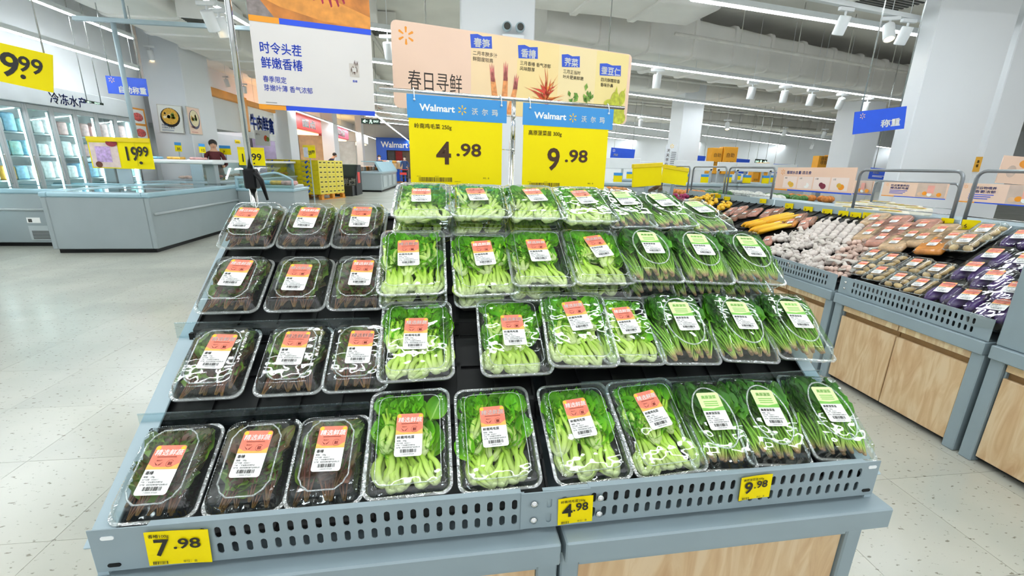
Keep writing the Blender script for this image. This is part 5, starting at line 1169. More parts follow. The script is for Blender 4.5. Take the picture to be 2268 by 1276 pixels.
# black cabinet, far chilled counter, blue dump bins
c = aty(752, 415, 19.5); d = aty(790, 415, 19.5)
root = thing('black_display_fridge', 'small black display fridge right of the yellow cartons', 'display fridge', T(c.x, 19.5, 0)); w = d.x-c.x
b = MB(); b.prism([(0, .0), (1.1, .0), (1.1, 1.25), (.5, 1.25), (0, .7)], 0, w, 0); b.obj('cabinet', M('matt_black', '#1b1d1f', .5, 0, .1, 9), root)
b = MB(); b.prism([(.05, .76), (.5, 1.27), (.47, 1.27), (.02, .76)], .05, w-.05, 0); b.obj('front_glass', GLASS, root)
b = MB(); b.box(-.3, w*.9, -.5, .0, 0, .42, 0, .01); b.obj('lower_box', M('matt_black', '#1b1d1f'), root)
P = Print(); P.text('鲜卤', 0, 0, .3, WINK, .02); P.mb.v = [(x, y, .004) for x, y, z in P.mb.v]; P.obj('white_lettering', root, T(.08, -.005, .45) @ RX(pi/2))
b = MB(); b.box(w+.0, w+.02, .3, .7, .5, .95); b.obj('red_panel', REDM, root)
c = aty(766, 409, 23.)
root = thing('chilled_counter', 'long grey chilled counter in the far aisle', 'counter', T(c.x, c.y-1, 0)); w = 1.9; L = 5.5
b = MB(); b.box(0, w, 0, L, .08, .9, 0, .03); b.obj('base', FRZ, root); b = MB(); b.box(.05, w-.05, .05, L, 0, .08); b.obj('plinth', BLACK, root)
b = MB(); b.box(-.03, w+.05, -.03, L, .85, .95, 0, .02); b.obj('rim', GREYL, root)
b = MB(); b.prism([(w-.1, .95), (w+.05, .95), (w-.25, 1.42), (w-.9, 1.42), (w-.9, 1.38), (w-.3, 1.38)], 0.0, L, 1); b.obj('sloped_front', RIM, root)
for k in range(3): b = MB(); b.box(w+.0, w+.03, .4+1.7*k, 1.4+1.7*k, .2, .75, 0, .01); b.obj('access_panel', FRZ2, root)
for i in range(6):
    o = MB().box(-.22, .22, -.3, .3, 0, .22, 0, .03).obj('display_box', [PEACH, WINK, ORANGE][i % 3], None, T(c.x+.7, c.y-.5+i*.85, .951)); tag(o, '%s cardboard tray on the far chilled counter, %s from the front' % (['peach', 'white', 'orange'][i % 3], ['first', 'second', 'third', 'fourth', 'fifth', 'sixth'][i]), 'tray', 'trays on the far counter')
c2 = aty(694, 400, 23.5); root = thing('fish_counter', 'pale counter with trays beyond the yellow cartons', 'counter', T(c2.x, 23.5, 0))
b = MB(); b.box(0, 1.6, 0, .8, 0, .95, 0, .02); b.obj('base', FRZ, root); b = MB(); b.box(-.04, 1.64, -.05, .84, .95, 1.02, 0, .01); b.obj('worktop', GREYL, root)
b = MB(); b.box(.2, .7, .3, .34, 1.02, 1.35, 0, .01); b.obj('sign_panel', PEACH, root)
for i in range(4): o = MB().box(-.16, .16, -.2, .2, 0, .1, 0, .02).obj('fish_tray', [ORANGE, WINK, PEACH, FRO[1]][i], None, T(c2.x+.25+.37*i, 23.75, 1.021)); tag(o, '%s tray on the pale counter beyond the cartons' % ['orange', 'white', 'peach', 'pale blue'][i], 'tray', 'trays on the pale counter')
for i, (px, lb) in enumerate(((862, 'left blue dump bin heaped with brown packs'), (885, 'right blue dump bin heaped with brown packs'))):
    c = aty(px, 390, 33+i); root = thing('dump_bin', lb, 'dump bin', T(c.x, 33+i, 0), 'blue dump bins')
    b = MB(); b.box(-.55, .55, -.5, .5, .08, .95, 0, .02); b.obj('blue_skirt', BLUEW, root)
    b = MB(); b.box(-.6, .6, -.55, .55, .95, 1.35, 0, .02); b.obj('wooden_crate', WOOD, root); b = MB(); b.box(-.5, .5, -.5, .5, 0, .08); b.obj('pallet_foot', PALM, root)
    for q in range(5): o = MB().ball((0, 0, 0), .16, 8, 5, 0, (1.2, 1, .7)).obj('snack_bag', FRO[(q+2) % 4], None, T(c.x-.4+.2*q, 33+i-.2, 1.44)); tag(o, '%s snack bag, %s, on the %s' % (['amber', 'pink', 'white', 'blue', 'amber'][q], ['first', 'second', 'third', 'fourth', 'fifth'][q], lb.split(' heaped')[0]), 'snack bag', 'bags heaped on the dump bins')
# ---------------------------------------------------------------- right: the long produce bank
BX = 2.5; BA = radians(25.4); BZ = .655
def bank_pt(px, py, h=0.):
    n = Vector((-sin(BA), 0, cos(BA))); o = Vector((BX+.03, 0, BZ))+n*h; r = _ray(px, py); return EYE+r*((o-EYE).dot(n)/r.dot(n))
def bank_X(px, py, h, spin=0., lift=0.):
    p = bank_pt(px, py, h); n = Vector((-sin(BA), 0, cos(BA)))
    return frame(p-n*(h-lift), Vector((0, -1, 0)), Vector((cos(BA), 0, sin(BA))), n) @ RZ(radians(spin))
def bank_unit(y0, y1, label, tall=False):
    root = thing('produce_table', label, 'produce table', T(BX, y0, 0), 'produce tables of the right bank'); L = y1-y0; D = .86
    for y in (0, L-.055):
        for x in (.0, D-.06): b = MB(); b.box(x, x+.05, y, y+.055, 0, .53, 0, .004); b.obj('leg', GREY, root)
    b = MB(); b.box(-.02, D, .0, L, .53, .595, 0, .004); b.obj('cap_beam', GREY, root)
    for k in range(2):
        ya = .057+k*(L-.114)/2; yb = .055+(k+1)*(L-.114)/2
        b = MB(); b.box(.008, .026, ya, yb-.004, .035, .455, 0, .003); b.obj('door', WOOD, root)
        b = MB(); b.box(.035, .045, ya, yb-.004, .44, .5, 0); b.obj('finger_groove', M('groove_wood', '#9a7648', .5, 0, .1, 20), root)
        b = MB(); b.box(.008, .026, ya, yb-.004, .488, .53, 0, .002); b.obj('top_strip', wood_mat('oak_edge', '#ead6ae', '#dcc08c'), root)
    b = MB(); b.box(.03, D, .01, L-.01, .02, .035); b.obj('bottom_plate', BLACK, root)
    b = MB(); b.box(.02, D, .057, .065, .03, .53); b.box(.02, D, L-.065, L-.057, .03, .53); b.obj('side_panel', GREY, root)
    if tall:
        b = MB(); b.box(0, D, 0, L, .595, 1.25, 0, .006); b.obj('tall_bin', GREY, root); return root
    X = T(.03, 0, BZ) @ RY(-BA)
    b = MB(); b.box(0, .86, .01, L-.01, -.02, -.008, 0, X=X)
    for i in range(8): q = .01+(L-.02)*i/7; b.box(0, .86, q-.005, q+.005, -.008, 0, 0, X=X)
    for i in range(6): q = .86*i/5; b.box(q-.005, q+.005, .01, L-.01, -.008, 0, 0, X=X)
    b.obj('black_tray', BLACK, root)
    b = MB(); n = Matrix(((0, 1, 0, 0), (1, 0, 0, 0), (0, 0, 1, 0), (0, 0, 0, 1)))
    slot_plate(b, .07, L-.09, .598, .708, 0, .0025, .0268, [.598+.034, .708-.034], .0125, .03)
    b.box(0.002, .07, 0, .0025, .598, .708); b.box(L-.09, L-.002, 0, .0025, .598, .708); b.xf(n); b.obj('front_rail', GREY, root)
    for zz in (.635, .675): b = MB(); b.lathe([(0, 0), (.008, 0), (.009, .002), (.006, .005), (0, .006)], 10); b.xf(T(-.0, L-.045, zz) @ RY(-pi/2)); b.obj('screw', CHROME, root)
    b = MB(); b.box(.80, .812, 0.002, L-.002, .99, 1.075); b.obj('price_strip', GREYL, root)
    b = MB(); b.box(.79, .80, 0.002, L-.002, .55, .99); b.obj('back_panel', GREYL, root)
    return root
bank_unit(.70, 1.605, 'tall grey produce unit at the right edge', True)
for i, (a_, c_, lb) in enumerate(((1.63, 2.49, 'produce table with eggplants and ginger boxes on the right'), (2.515, 3.375, 'produce table with garlic nets on the right'), (3.40, 4.26, 'produce table with yellow vegetables on the right'), (4.285, 5.145, 'fourth produce table of the right bank with golden fruit'), (5.17, 6.03, 'farthest produce table of the right bank'))): bank_unit(a_, c_, lb)
# price tags on the strip
for i, (px, py, s, tx) in enumerate(((1748, 456, 9, '11'), (1790, 464, 10, '9'), (1832, 470, 11, '9'), (1868, 474, 11, '16'), (1895, 478, 12, '7'), (1925, 480, 14, '8'), (2008, 497, 14, '.98'), (1610, 440, 7, '5'), (1690, 445, 7, '6'), (2098, 492, 14, '4'), (2150, 500, 20, '6'), (1590, 434, 6, '3'))):
    q = [(px-s, py-s*.7), (px+s, py-s*.55), (px+s*.9, py+s*.8), (px-s*1.1, py+s*.6)]; y0 = atx(*q[0], BX+.788).y
    text_sign('shelf_price_tag', 'yellow shelf tag reading %s, %s along the strip' % (tx, ['third', 'fourth', 'fifth', 'sixth', 'seventh', 'eighth', 'ninth', 'second', 'far second', 'tenth', 'last', 'first'][i]), q, y0, -90, YEL, [('text', tx, .15, .3, .5, REDM if 'x' in tx else BROWNINK, .02)], 'price tag', 0, .002, 'yellow tags on the produce strip')
# tube racks
def rack(label, x, pts, r=.011):
    """U-shaped tube standing in the plane at x"""
    P_ = [atx(px, py, x) for px, py in pts]; y0, y1 = P_[1].y, P_[-2].y; zt = (P_[1].z+P_[-2].z)/2; zb = 1.0 if x < 4 else .95
    root = thing('tube_rack', label, 'rack', T(x, (y0+y1)/2, zb), 'steel tube racks'); h = (y0-y1)/2; H = zt-zb; q = .05
    path = [(0, h, 0), (0, h, H-q)]+[(0, h-q+q*cos(a*pi/8), H-q+q*sin(a*pi/8)) for a in range(1, 5)]+[(0, -h+q-q*sin(a*pi/8), H-q+q*cos(a*pi/8)) for a in range(0, 5)]+[(0, -h, 0)]
    b = MB(); b.tube(path, r, 10); b.obj('tube_frame', M('rack_tube', '#8d9196', .35, .6, .05, 20), root)
    for s in (-1, 1): b = MB(); b.box(-.02, .02, s*h-.02, s*h+.02, -.02, .03, 0, .003); b.obj('socket', GREY, root)
    b = MB(); b.tube([(0.004, h, .10), (0.004, -h, .10)], .004, 6); b.obj('lower_wire', STEEL, root)
rack('tube rack nearest the broad column, right of the carbohydrate board', 3.34, [(1880, 462), (1907, 378), (2138, 378), (2098, 487)])
rack('tube rack at the right edge before the egg board', 3.34, [(2125, 497), (2168, 380), (2400, 380), (2380, 520)])
rack('tube rack behind the yellow carrots', 3.34, [(1605, 440), (1617, 370), (1719, 372), (1708, 452)])
rack('tube rack above the golden fruit nets', 3.34, [(1530, 425), (1537, 369), (1611, 370), (1602, 436)])
rack('farthest tube rack beside the yellow boards', 3.34, [(1466, 420), (1471, 368), (1529, 369), (1524, 420)])
for x_, pts, lb in ((4.7, [(1925, 455), (1940, 402), (2128, 406), (2120, 470)], 'rear tube rack behind the egg pack board'),): rack(lb, x_, pts)
# peach boards on the racks
YI = M('info_yellow', '#e9b93c', .5, 0, .15, 20); PU = M('info_purple', '#7a1f3a', .5, 0, .2, 20); LI = M('info_panel', '#f9e6dd', .45, 0, .02, 5)
q = [(1722, 371), (1899, 371), (1886, 432), (1716, 420)]
text_sign('info_board', 'peach board about carbohydrates with four food pictures', q, atx(*q[0], 3.3).y, -90, PEACH, [('rect', .0, .0, .2, .06, ORANGE), ('rect', .2, .0, 1, .06, ROYAL), ('spark', .09, .8, .13, ORANGE), ('text', '看碳水含量 选主食', .15, .73, .15, ROYAL, .012, .34)]+[('rect', .12+.21*k, .12, .315+.21*k, .62, LI) for k in range(4)]+[('text', ['南瓜', '山药', '红薯', '土豆'][k], .14+.21*k, .52, .07, INK, .01) for k in range(4)]+[('disc', .245+.21*k, .26, .11, [YI, WINK, PU, ORANGE][k], 1.3) for k in range(4)]+[('disc', .22+.21*k, .32, .09, [YI, LI, PU, YI][k], 1.2) for k in range(4)], 'board', 0, .006)
def egg_board(label, q, x, lines, post=None):
    text_sign('info_board', label, q, atx(*q[0], x).y, -90, PEACH, [('rect', 0, 0, .22, .06, ORANGE), ('rect', .22, 0, 1, .06, ROYAL), ('rect', .56, .08, .98, .98, M('egg_photo', '#d9bfae', .5, 0, .15, 6)), ('spark', .07, .82, .1, ORANGE), ('text', lines[0], .13, .72, .16, ROYAL, .012, .3), ('text', lines[1], .13, .54, .16, ROYAL, .012, .3)]+[('rect', .13, .42-.1*k, .42-.03*k, .46-.1*k, ROYAL) for k in range(3)]+[('disc', .62+.07*k, .28+.05*(k % 2), .13, [M('egg_shell', '#e6c2a2', .5, 0, .1, 9), ORANGE, WINK][k % 3], 1.2) for k in range(5)]+[('rect', .72, .35, .82, .85, M('egg_pack', '#f0a99a', .5, 0, .1, 9))], 'board', 0, .006, post=post)
egg_board('peach egg board with blue edge below the broad column', [(1958, 402), (2104, 408), (2092, 442), (1952, 434)], 4.65, ('吃点更营养的', '精选鲜鸡蛋'))
egg_board('peach grain-fed egg board at the right edge', [(2128, 406), (2330, 412), (2330, 462), (2120, 446)], 4.0, ('天然谷物喂养', '蛋香更浓郁'))
egg_board('small peach egg photo board right of the carbohydrate board', [(1860, 399), (1937, 401), (1930, 432), (1856, 428)], 5.2, ('鲜鸡蛋', '品质'), post=0)
text_sign('wall_poster', 'peach food poster on the far right wall', [(2222, 345), (2300, 352), (2300, 410), (2208, 404)], 4.8, 0, PEACH, [('disc', .3, .45, .22, M('egg_photo', '#d9bfae'), 1.), ('disc', .62, .75, .16, ORANGE, 2.)], 'poster', 0)
text_sign('notice_card', 'orange vertical notice on the pilaster beside the broad column', [(2164, 348), (2178, 347), (2168, 381), (2150, 380)], 5.605, 0, M('notice_orange', '#f0b01e', .4, 0, .05, 9), [('text', '急', .3, .6, .22, INK, .02), ('text', '客', .3, .32, .22, INK, .02)], 'notice', 0)
# ---------------------------------------------------------------- produce on the bank
GAR = ramp_mat('garlic_skin', [(0, '#b5a69e'), (.5, '#cfc3bc'), (1, '#dcd3cc')], 2, 0, .05, .55, 50, .25, .12)
SHA = ramp_mat('shallot_skin', [(0, '#c4a397'), (.5, '#d6bdb0'), (1, '#cba99a')], 2, 0, .04, .5, 60, .3, .2)
GOLD = ramp_mat('golden_skin', [(0, '#e9a51c'), (.5, '#f4bb24'), (1, '#f6c93a')], 2, 0, .05, .45, 40, .2, .15)
EGP = ramp_mat('eggplant_skin', [(0, '#1a0734'), (.5, '#280c4c'), (1, '#441c74')], 2, 0, .07, .16, 20, .15, .2, spec=.7)
GIN = ramp_mat('ginger_skin', [(0, '#c79a5c'), (.5, '#d8ae72'), (1, '#e0bd86')], 2, 0, .04, .55, 60, .3, .2)
CARR = ramp_mat('yellow_carrot_skin', [(0, '#eaa61a'), (.5, '#f3bd2c'), (1, '#f5cc52')], 1, 0, .2, .4, 40, .15, .15)
FILM = clear_mat('cling_film', '#f6f6f4', 1.2, .05, .3, 14, .03)
NET = M('white_net', '#cfc6bd', .6, 0, .05, 60)
def lumpy(name, mat, r, sc, lobes=0, seed=0, n=12, k=8, stem=False):
    rnd = random.Random(seed); rings = []
    for i in range(k+1):
        a = -pi/2+pi*i/k; rr = max(cos(a), .03)
        rings.append([])
        for j in range(n):
            w = 2*pi*j/n; f = 1+(.07*abs(cos(lobes*w/2)) if lobes else 0)+.08*noise.noise(Vector((cos(w)*rr, sin(w)*rr, sin(a)))*1.6+Vector((seed, 0, 0)))
            rings[-1].append((sc[0]*r*rr*cos(w)*f, sc[1]*r*rr*sin(w)*f, sc[2]*r*sin(a)+sc[2]*r))
    b = MB(); b.loft(rings, 0, True)
    if stem: b.tube([(0, 0, sc[2]*r*1.85), (0, 0, sc[2]*r*2.5)], [r*.28, r*.16], 8)
    return b.mesh(name, mat)
gar_me = [lumpy('garlic_bulb', GAR, .031, (1, 1, .82), 8, s, 16, 7, True) for s in range(3)]
sha_me = [lumpy('shallot', SHA, .018, (1, 1, .9), 0, 10+s, 9, 6) for s in range(3)]
gol_me = [lumpy('golden_fruit', GOLD, .026, (1, 1, .95), 0, 20+s, 10, 7) for s in range(2)]
gin_me = [lumpy('ginger_root', GIN, .022, (1.7, 1, .8), 3, 30+s, 10, 6) for s in range(3)]
egg_me = [lumpy('eggplant', EGP, .045, (1., 2.1, .85), 0, 40+s, 14, 10) for s in range(2)]
def put(me, name, X, label, cat, group): return tag(link(name, me, None, X), label, cat, group)
def net_bag(px, py, me, child, n, spread, label, name, group, lift=.0, tail=True, seed=0, strip=None):
    X = bank_X(px, py, .04+lift, seed*37 % 60-30, lift) @ T(0, .02, 0); rnd = random.Random(seed); root = thing(name, label, 'net bag', X, group)
    pts = []
    for i in range(n):
        for tr in range(30):
            p = (rnd.uniform(-1, 1)*spread[0], rnd.uniform(-1, 1)*spread[1])
            if all((p[0]-a)**2+(p[1]-c)**2 > (spread[2])**2 for a, c, _ in pts): break
        else:
            p = (rnd.uniform(-.6, .6)*spread[0], rnd.uniform(-.6, .6)*spread[1]); pts.append((*p, spread[2]*.9)); continue
        pts.append((*p, 0))
    for i, (x, y, z) in enumerate(pts): link(child, me[i % len(me)], root, T(x, y, z) @ Matrix.Rotation(rnd.uniform(0, 6), 4, 'Z') @ RX(rnd.uniform(-.9, .9)))
    if tail:
        b = MB(); sx = rnd.choice((-1, 1)); b.tube([(sx*spread[0]*.6, spread[1]*.2, spread[2]*1.2), (sx*(spread[0]+.03), spread[1]*.5, spread[2]*1.4), (sx*(spread[0]+.07), spread[1]*.6, spread[2]*1.1)], [.02, .012, .024], 7, 0, True, .4); b.obj('net_tail', NET if me is not gol_me else GOLD, root)
    return root
def pos_words(i): return ['first', 'second', 'third', 'fourth', 'fifth', 'sixth', 'seventh', 'eighth', 'ninth', 'tenth', 'eleventh', 'twelfth', 'thirteenth', 'fourteenth'][i]
for i, (px, py) in enumerate(((1722, 552), (1755, 541), (1795, 535), (1752, 568), (1800, 560), (1780, 580), (1815, 578), (1735, 525), (1830, 548), (1770, 520))):
    net_bag(px, py, gar_me, 'garlic_bulb', 9, (.075, .06, .04), '%s white net of garlic bulbs counted along the rail' % pos_words(i), 'garlic_net', 'garlic nets by the rail', seed=i+1)
for i, (px, py) in enumerate(((1800, 506), (1818, 502), (1836, 504), (1854, 508), (1872, 511), (1892, 512))):
    X = bank_X(px, py, .05, 28, .02); root = thing('garlic_sleeve', '%s long net sleeve of garlic bulbs from the left' % pos_words(i), 'net bag', X, 'garlic sleeves on the upper slope')
    for k in range(6): link('garlic_bulb', gar_me[k % 3], root, T(.004*(k % 2), -.12+.05*k, 0) @ RX(1.2))
    b = MB(); b.tube([(0, .13, .02), (.0, .17, .025), (0, .2, .02)], [.016, .008, .018], 7, 0, True, .4); b.obj('net_tail', NET, root)
for i, (px, py) in enumerate(((1868, 557), (1905, 553), (1850, 575), (1888, 570), (1840, 597), (1868, 597), (1905, 535), (1880, 538))):
    net_bag(px, py, sha_me, 'shallot', 14, (.055, .05, .028), '%s net of pinkish shallots right of the garlic' % pos_words(i), 'shallot_net', 'shallot nets', seed=i+31)
for i, (px, py) in enumerate(((1535, 441), (1570, 447), (1548, 456), (1600, 455), (1525, 463), (1572, 466), (1538, 474), (1563, 435))):
    net_bag(px, py, gol_me, 'golden_fruit', 9, (.07, .06, .036), '%s net of golden yellow fruit on the far bank' % pos_words(i), 'golden_fruit_net', 'golden fruit nets', seed=i+51, lift=.02)
RON = ramp_mat('red_onion_skin', [(0, '#8e2550'), (.5, '#b23a6a'), (1, '#a12f5e')], 2, 0, .05, .4, 40, .2, .15); ron = [lumpy('red_onion', RON, .03, (1, 1, .9), 0, 70, 10, 7)]
for i, (px, py) in enumerate(((1496, 436), (1510, 438))): net_bag(px, py, ron, 'red_onion', 7, (.06, .05, .04), '%s net of red onions left of the golden fruit' % pos_words(i), 'red_onion_net', 'red onion nets', seed=i+71, lift=.02, tail=False)
TAR = ramp_mat('taro_skin', [(0, '#5b4636'), (.5, '#7a6350'), (1, '#a08468')], 1, 0, .2, .7, 40, .35, .2)
for i, (px, py, a) in enumerate(((1440, 425, 20), (1452, 418, -20), (1462, 422, 50), (1448, 430, 70))):
    b = MB(); b.tube([(0, -.09, .03), (.01, -.03, .035), (.0, .05, .035), (-.01, .1, .03)], [.018, .036, .034, .016], 9); X = bank_X(px, py, .05, a, .03)
    tag(b.obj('taro_root', TAR, None, X), '%s brown taro root in the far heap' % pos_words(i), 'taro', 'taro roots')
# yellow carrots
b = MB(); b.tube([(0, 0, .014), (0, .02, .015), (0, .1, .014), (0, .19, .011), (0, .205, .011)], [.008, .0145, .014, .010, .004], 9); car_me = b.mesh('yellow_carrot', CARR)
k = 0
for px, py, n, sp in ((1676, 492, 7, 32), (1712, 484, 7, 34), (1692, 504, 6, 30)):
    for i in range(n):
        X = bank_X(px, py, .03, 0, .0) @ T((i-n/2)*.03, -.1, .02*(i % 2)) @ RZ(radians(-sp+random.uniform(-6, 6))) @ Matrix.Scale(1.3, 4)
        put(car_me, 'yellow_carrot', X, '%s yellow carrot stick of the %s bundle' % (pos_words(i), ['left', 'right', 'front'][k]), 'carrot', 'yellow carrot sticks'); 
    k += 1
# vacuum packs and flat packs
PKB = [M('pack_brown_film', '#9a6a56', .2, 0, .3, 25), M('pack_pink_film', '#d79c8c', .2, 0, .3, 25), M('pack_tan_film', '#dcb994', .2, 0, .3, 25), M('pack_orange_film', '#ea9440', .2, 0, .3, 25)]
LAB2 = veg_label(False, '精品蔬菜', '400g')
def flat_pack(px, py, w, l, h, mat, spin, label, group, lift=0., lab=.8):
    X = bank_X(px, py, h, spin, lift); root = thing('vegetable_pack', label, 'vegetable pack', X, group)
    b = MB(); b.loft([rrect(w/2*.9, l/2*.9, .014, .001, 8), rrect(w/2, l/2, .02, h*.4, 8), rrect(w/2*.85, l/2*.88, .018, h, 8)], 0, True); b.obj('pack_body', mat, root)
    b = MB(); b.loft([rrect(w/2*1.05, l/2*1.08, .02, h*.2, 12, .002, 1), rrect(w/2*1.0, l/2*1.02, .02, h*.75, 12, .002, 1), rrect(w/2*.86, l/2*.9, .018, h+.004, 12)], 0, True, False, True); b.obj('film_wrap', FILM, root)
    link('label', LAB2, root, T(0, 0, h+.006) @ Matrix.Scale(lab, 4)); return root
for i, (px, py, m) in enumerate(((1604, 476, 0), (1628, 478, 0), (1650, 472, 0), (1640, 463, 1), (1672, 468, 1), (1700, 470, 1), (1618, 466, 1), (1720, 468, 0))): flat_pack(px, py, .1, .19, .03, PKB[m], 30, '%s brown vacuum pack left of the yellow carrots' % pos_words(i), 'brown vacuum packs', lab=.6)
for i, (px, py) in enumerate(((1735, 478), (1752, 491), (1722, 492), (1770, 480), (1790, 488))): flat_pack(px, py, .11, .17, .03, PKB[3] if i == 1 else PKB[0], 35, '%s dark carrot tray right of the yellow carrots' % pos_words(i), 'dark carrot trays', lab=.7)
for i, (px, py) in enumerate(((1780, 494), (1700, 530))): flat_pack(px, py, .08, .16, .04, PKB[1], 40, ['white netted red vegetable pack above the garlic', 'white netted red vegetable pack beside the spinach'][i], 'netted packs', lab=.5)
for i, (px, py, m) in enumerate(((1945, 503, 1), (1968, 515, 1), (1925, 520, 2), (1955, 530, 1), (2005, 510, 1), (2020, 525, 2), (1985, 540, 2), (2045, 530, 2), (2070, 545, 3), (2085, 515, 2), (2110, 530, 2), (1938, 488, 2), (1985, 494, 1), (2045, 503, 1))): flat_pack(px, py, .145, .2, .04, PKB[m], 18, '%s film-wrapped root vegetable pack on the upper slope' % pos_words(i), 'film-wrapped packs on the upper slope', .02, .75)
TRAY2, LID2, RID2, ZT2 = BOX['too']
def ginger_box(px, py, label, spin=8, s=.8, lift=0.):
    X = bank_X(px, py, .05, spin, lift) @ T(0, .03, 0) @ Matrix.Scale(s, 4); root = thing('ginger_box', label, 'vegetable box', X, 'clear ginger boxes')
    link('tray', TRAY2, root); l = link('lid', LID2, root); link('lid_ridge', RID2, l); link('label', LAB2, root, T(0, .0, ZT2+.002) @ RZ(.1))
    rnd = random.Random(px)
    for i in range(6): put(gin_me[i % 3], 'ginger_root', X @ T((i % 2-.5)*.07, (i//2-1)*.062, .004) @ RZ(rnd.uniform(0, 3)), 'tan ginger root inside the %s' % label.split(' on ')[0], 'ginger', 'ginger in the %s' % label.split(' on ')[0])
for i, (px, py) in enumerate(((1900, 590), (1940, 602), (1982, 617), (2030, 630))): ginger_box(px, py, '%s ginger box of the rail row on the right bank' % pos_words(i))
for i, (px, py) in enumerate(((1925, 563), (1965, 573), (2018, 585), (2068, 597))): ginger_box(px, py, '%s ginger box of the middle row on the right bank' % pos_words(i))
for i, (px, py) in enumerate(((2135, 545), (2175, 522))): ginger_box(px, py, '%s ginger box of the top stack on the right bank' % ['lower', 'upper'][i], 12, .95, .03)
def egg_pack(px, py, label, spin=0, lift=0.):
    X = bank_X(px, py, .07+lift, spin, lift) @ T(0, .04, 0) @ Matrix.Scale(.96, 4); root = thing('eggplant_pack', label, 'vegetable pack', X, 'clear eggplant packs')
    b = MB(); b.loft([rrect(.075, .115, .03, .002, 14), rrect(.082, .122, .035, .02, 14, .0016, 1), rrect(.078, .118, .035, .05, 14, .0016, 1), rrect(.06, .10, .03, .078, 14)], 0, True); b.obj('film_wrap', FILM, root)
    link('label', LAB2, root, T(0, .01, .081) @ RZ(.12))
    for s in (-1, 1): put(egg_me[(s+1)//2], 'eggplant', X @ T(s*.034, 0, .002) @ RZ(s*.08) @ Matrix.Scale(.92, 4), 'purple eggplant in the %s' % label, 'eggplant', 'eggplants in the %s' % label)
egl = ['lowest eggplant pack at the rail left', 'eggplant pack at the rail middle', 'eggplant pack at the rail right', 'dark eggplant pack of the middle row', 'bulging eggplant pack of the middle row', 'right eggplant pack of the middle row', 'upper eggplant pack beside the ginger stack', 'topmost eggplant pack at the right edge', 'right edge eggplant pack above the middle row']
for i, (px, py) in enumerate(((2080, 648), (2132, 665), (2200, 688), (2140, 602), (2185, 622), (2235, 650), (2185, 572), (2250, 530), (2258, 585))): egg_pack(px, py, egl[i], 10, .0 if i < 3 else .03)
# ---------------------------------------------------------------- the table behind the bank
root = thing('rear_table', 'low table with tofu packs behind the produce bank', 'table', T(3.55, 1.5, 0))
b = MB(); b.box(0, 1.3, 0, 4.8, .9, .98, 0, .01); b.obj('table_top', GREYL, root); b = MB(); b.box(.05, 1.25, .05, 4.75, 0, .9); b.obj('base', GREY, root)
EP = M('tofu_pack', '#f2ead8', .4, 0, .06, 12)
b = MB(); b.box(-.09, .09, -.07, .07, 0, .075, 0, .015); ep_me = b.mesh('pack_body', EP)
P = Print(); P.rect(-.085, -.065, .085, -.02, YEL); P.up(); P.disc(.0, .02, .03, REDM, 1.6); P.up(); P.disc(0, .02, .016, WINK, 1.6); ep_pr = P.mb.mesh('pack_print', P.mats)
for i, (px, py) in enumerate(((1872, 458), (1905, 456), (1890, 470), (1925, 452), (1942, 468), (1955, 455), (1968, 472), (1985, 462), (2012, 466), (2030, 472), (1975, 480), (1912, 472))):
    p = atz(px, py+6, .98); X = T(max(3.7, p.x), p.y, .981) @ RZ(radians(-75)+random.uniform(-.2, .2)); o = thing('tofu_pack', 'white and yellow pack with red mark, %s on the rear table' % pos_words(i), 'pack', X, 'packs on the rear table'); link('pack_body', ep_me, o); link('pack_print', ep_pr, o, T(0, 0, .0755))
# yellow blank boards on posts
for i, q in enumerate(([(1407, 364), (1467, 369), (1463, 406), (1399, 419)], [(1471, 370), (1526, 376), (1518, 413), (1466, 403)])):
    root, w, h = board('yellow_board', ['left blank yellow board behind the spinach', 'right blank yellow board behind the spinach'][i], 'board', q, 6.2+.3*i, 14, .03, .0, YEL2, 'blank yellow boards')
    b = MB(); b.box(-.01, w+.01, h-.03, h+.03, -.04, .012, 0, .006); b.obj('top_channel', M('sign_yellow_top', '#f2d400'), root)
    b = MB(); b.box(w*.45, w*.55, -1.2, 0, -.03, -.005); b.obj('post', GREY, root)
# ---------------------------------------------------------------- distant produce islands and checkouts on the right
GRN = M('green_heap', '#4f7f3a', .5, 0, .4, 20); ORH = M('orange_heap', '#e08a3c', .5, 0, .35, 20); WHH = M('white_heap', '#e2e2da', .5, 0, .2, 20)
def island(label, px0, px1, py, y, cols, h=.85):
    a, c = aty(px0, py, y), aty(px1, py, y); w = c.x-a.x; root = thing('produce_island', label, 'produce table', T(a.x, y, 0), 'distant produce islands')
    b = MB(); b.box(0, w, 0, 1.2, .0, h-.1, 0, .02); b.obj('base', GREYL, root); b = MB(); b.box(-.02, w+.02, -.02, 1.22, h-.1, h, 0, .01); b.obj('tray', GREY, root)
    n = len(cols)
    for i in range(n):
        rnd = random.Random(i+px0)
        for j in range(10):
            x = a.x+w*(i+.5)/n+rnd.uniform(-.35, .35)*w/n; yy_ = y+.15+rnd.uniform(0, .9); 
            b = MB(); b.ball((0, 0, 0), .075, 7, 5, 0, (1.2, 1, .8)); tag(b.obj('produce_pack', cols[i], None, T(x, yy_, h+.055)), '%s pack heaped in bay %s of the %s' % ({GRN: 'green', ORH: 'orange', WHH: 'white'}[cols[i]], ['one', 'two', 'three', 'four'][i], label), 'produce pack', 'packs heaped on the %s bay %s' % (label, ['one', 'two', 'three', 'four'][i]))
    return root
island('far produce island behind the racks', 1530, 1720, 430, 8.2, [ORH, GRN, WHH])
island('far produce island left of the yellow boards', 1338, 1410, 412, 8.8, [WHH, ORH])
island('far produce island behind the carbohydrate board', 1735, 1880, 425, 7.0, [WHH, GRN, ORH])
CHK = M('checkout_grey', '#aeb6ba', .4, 0, .05, 4)
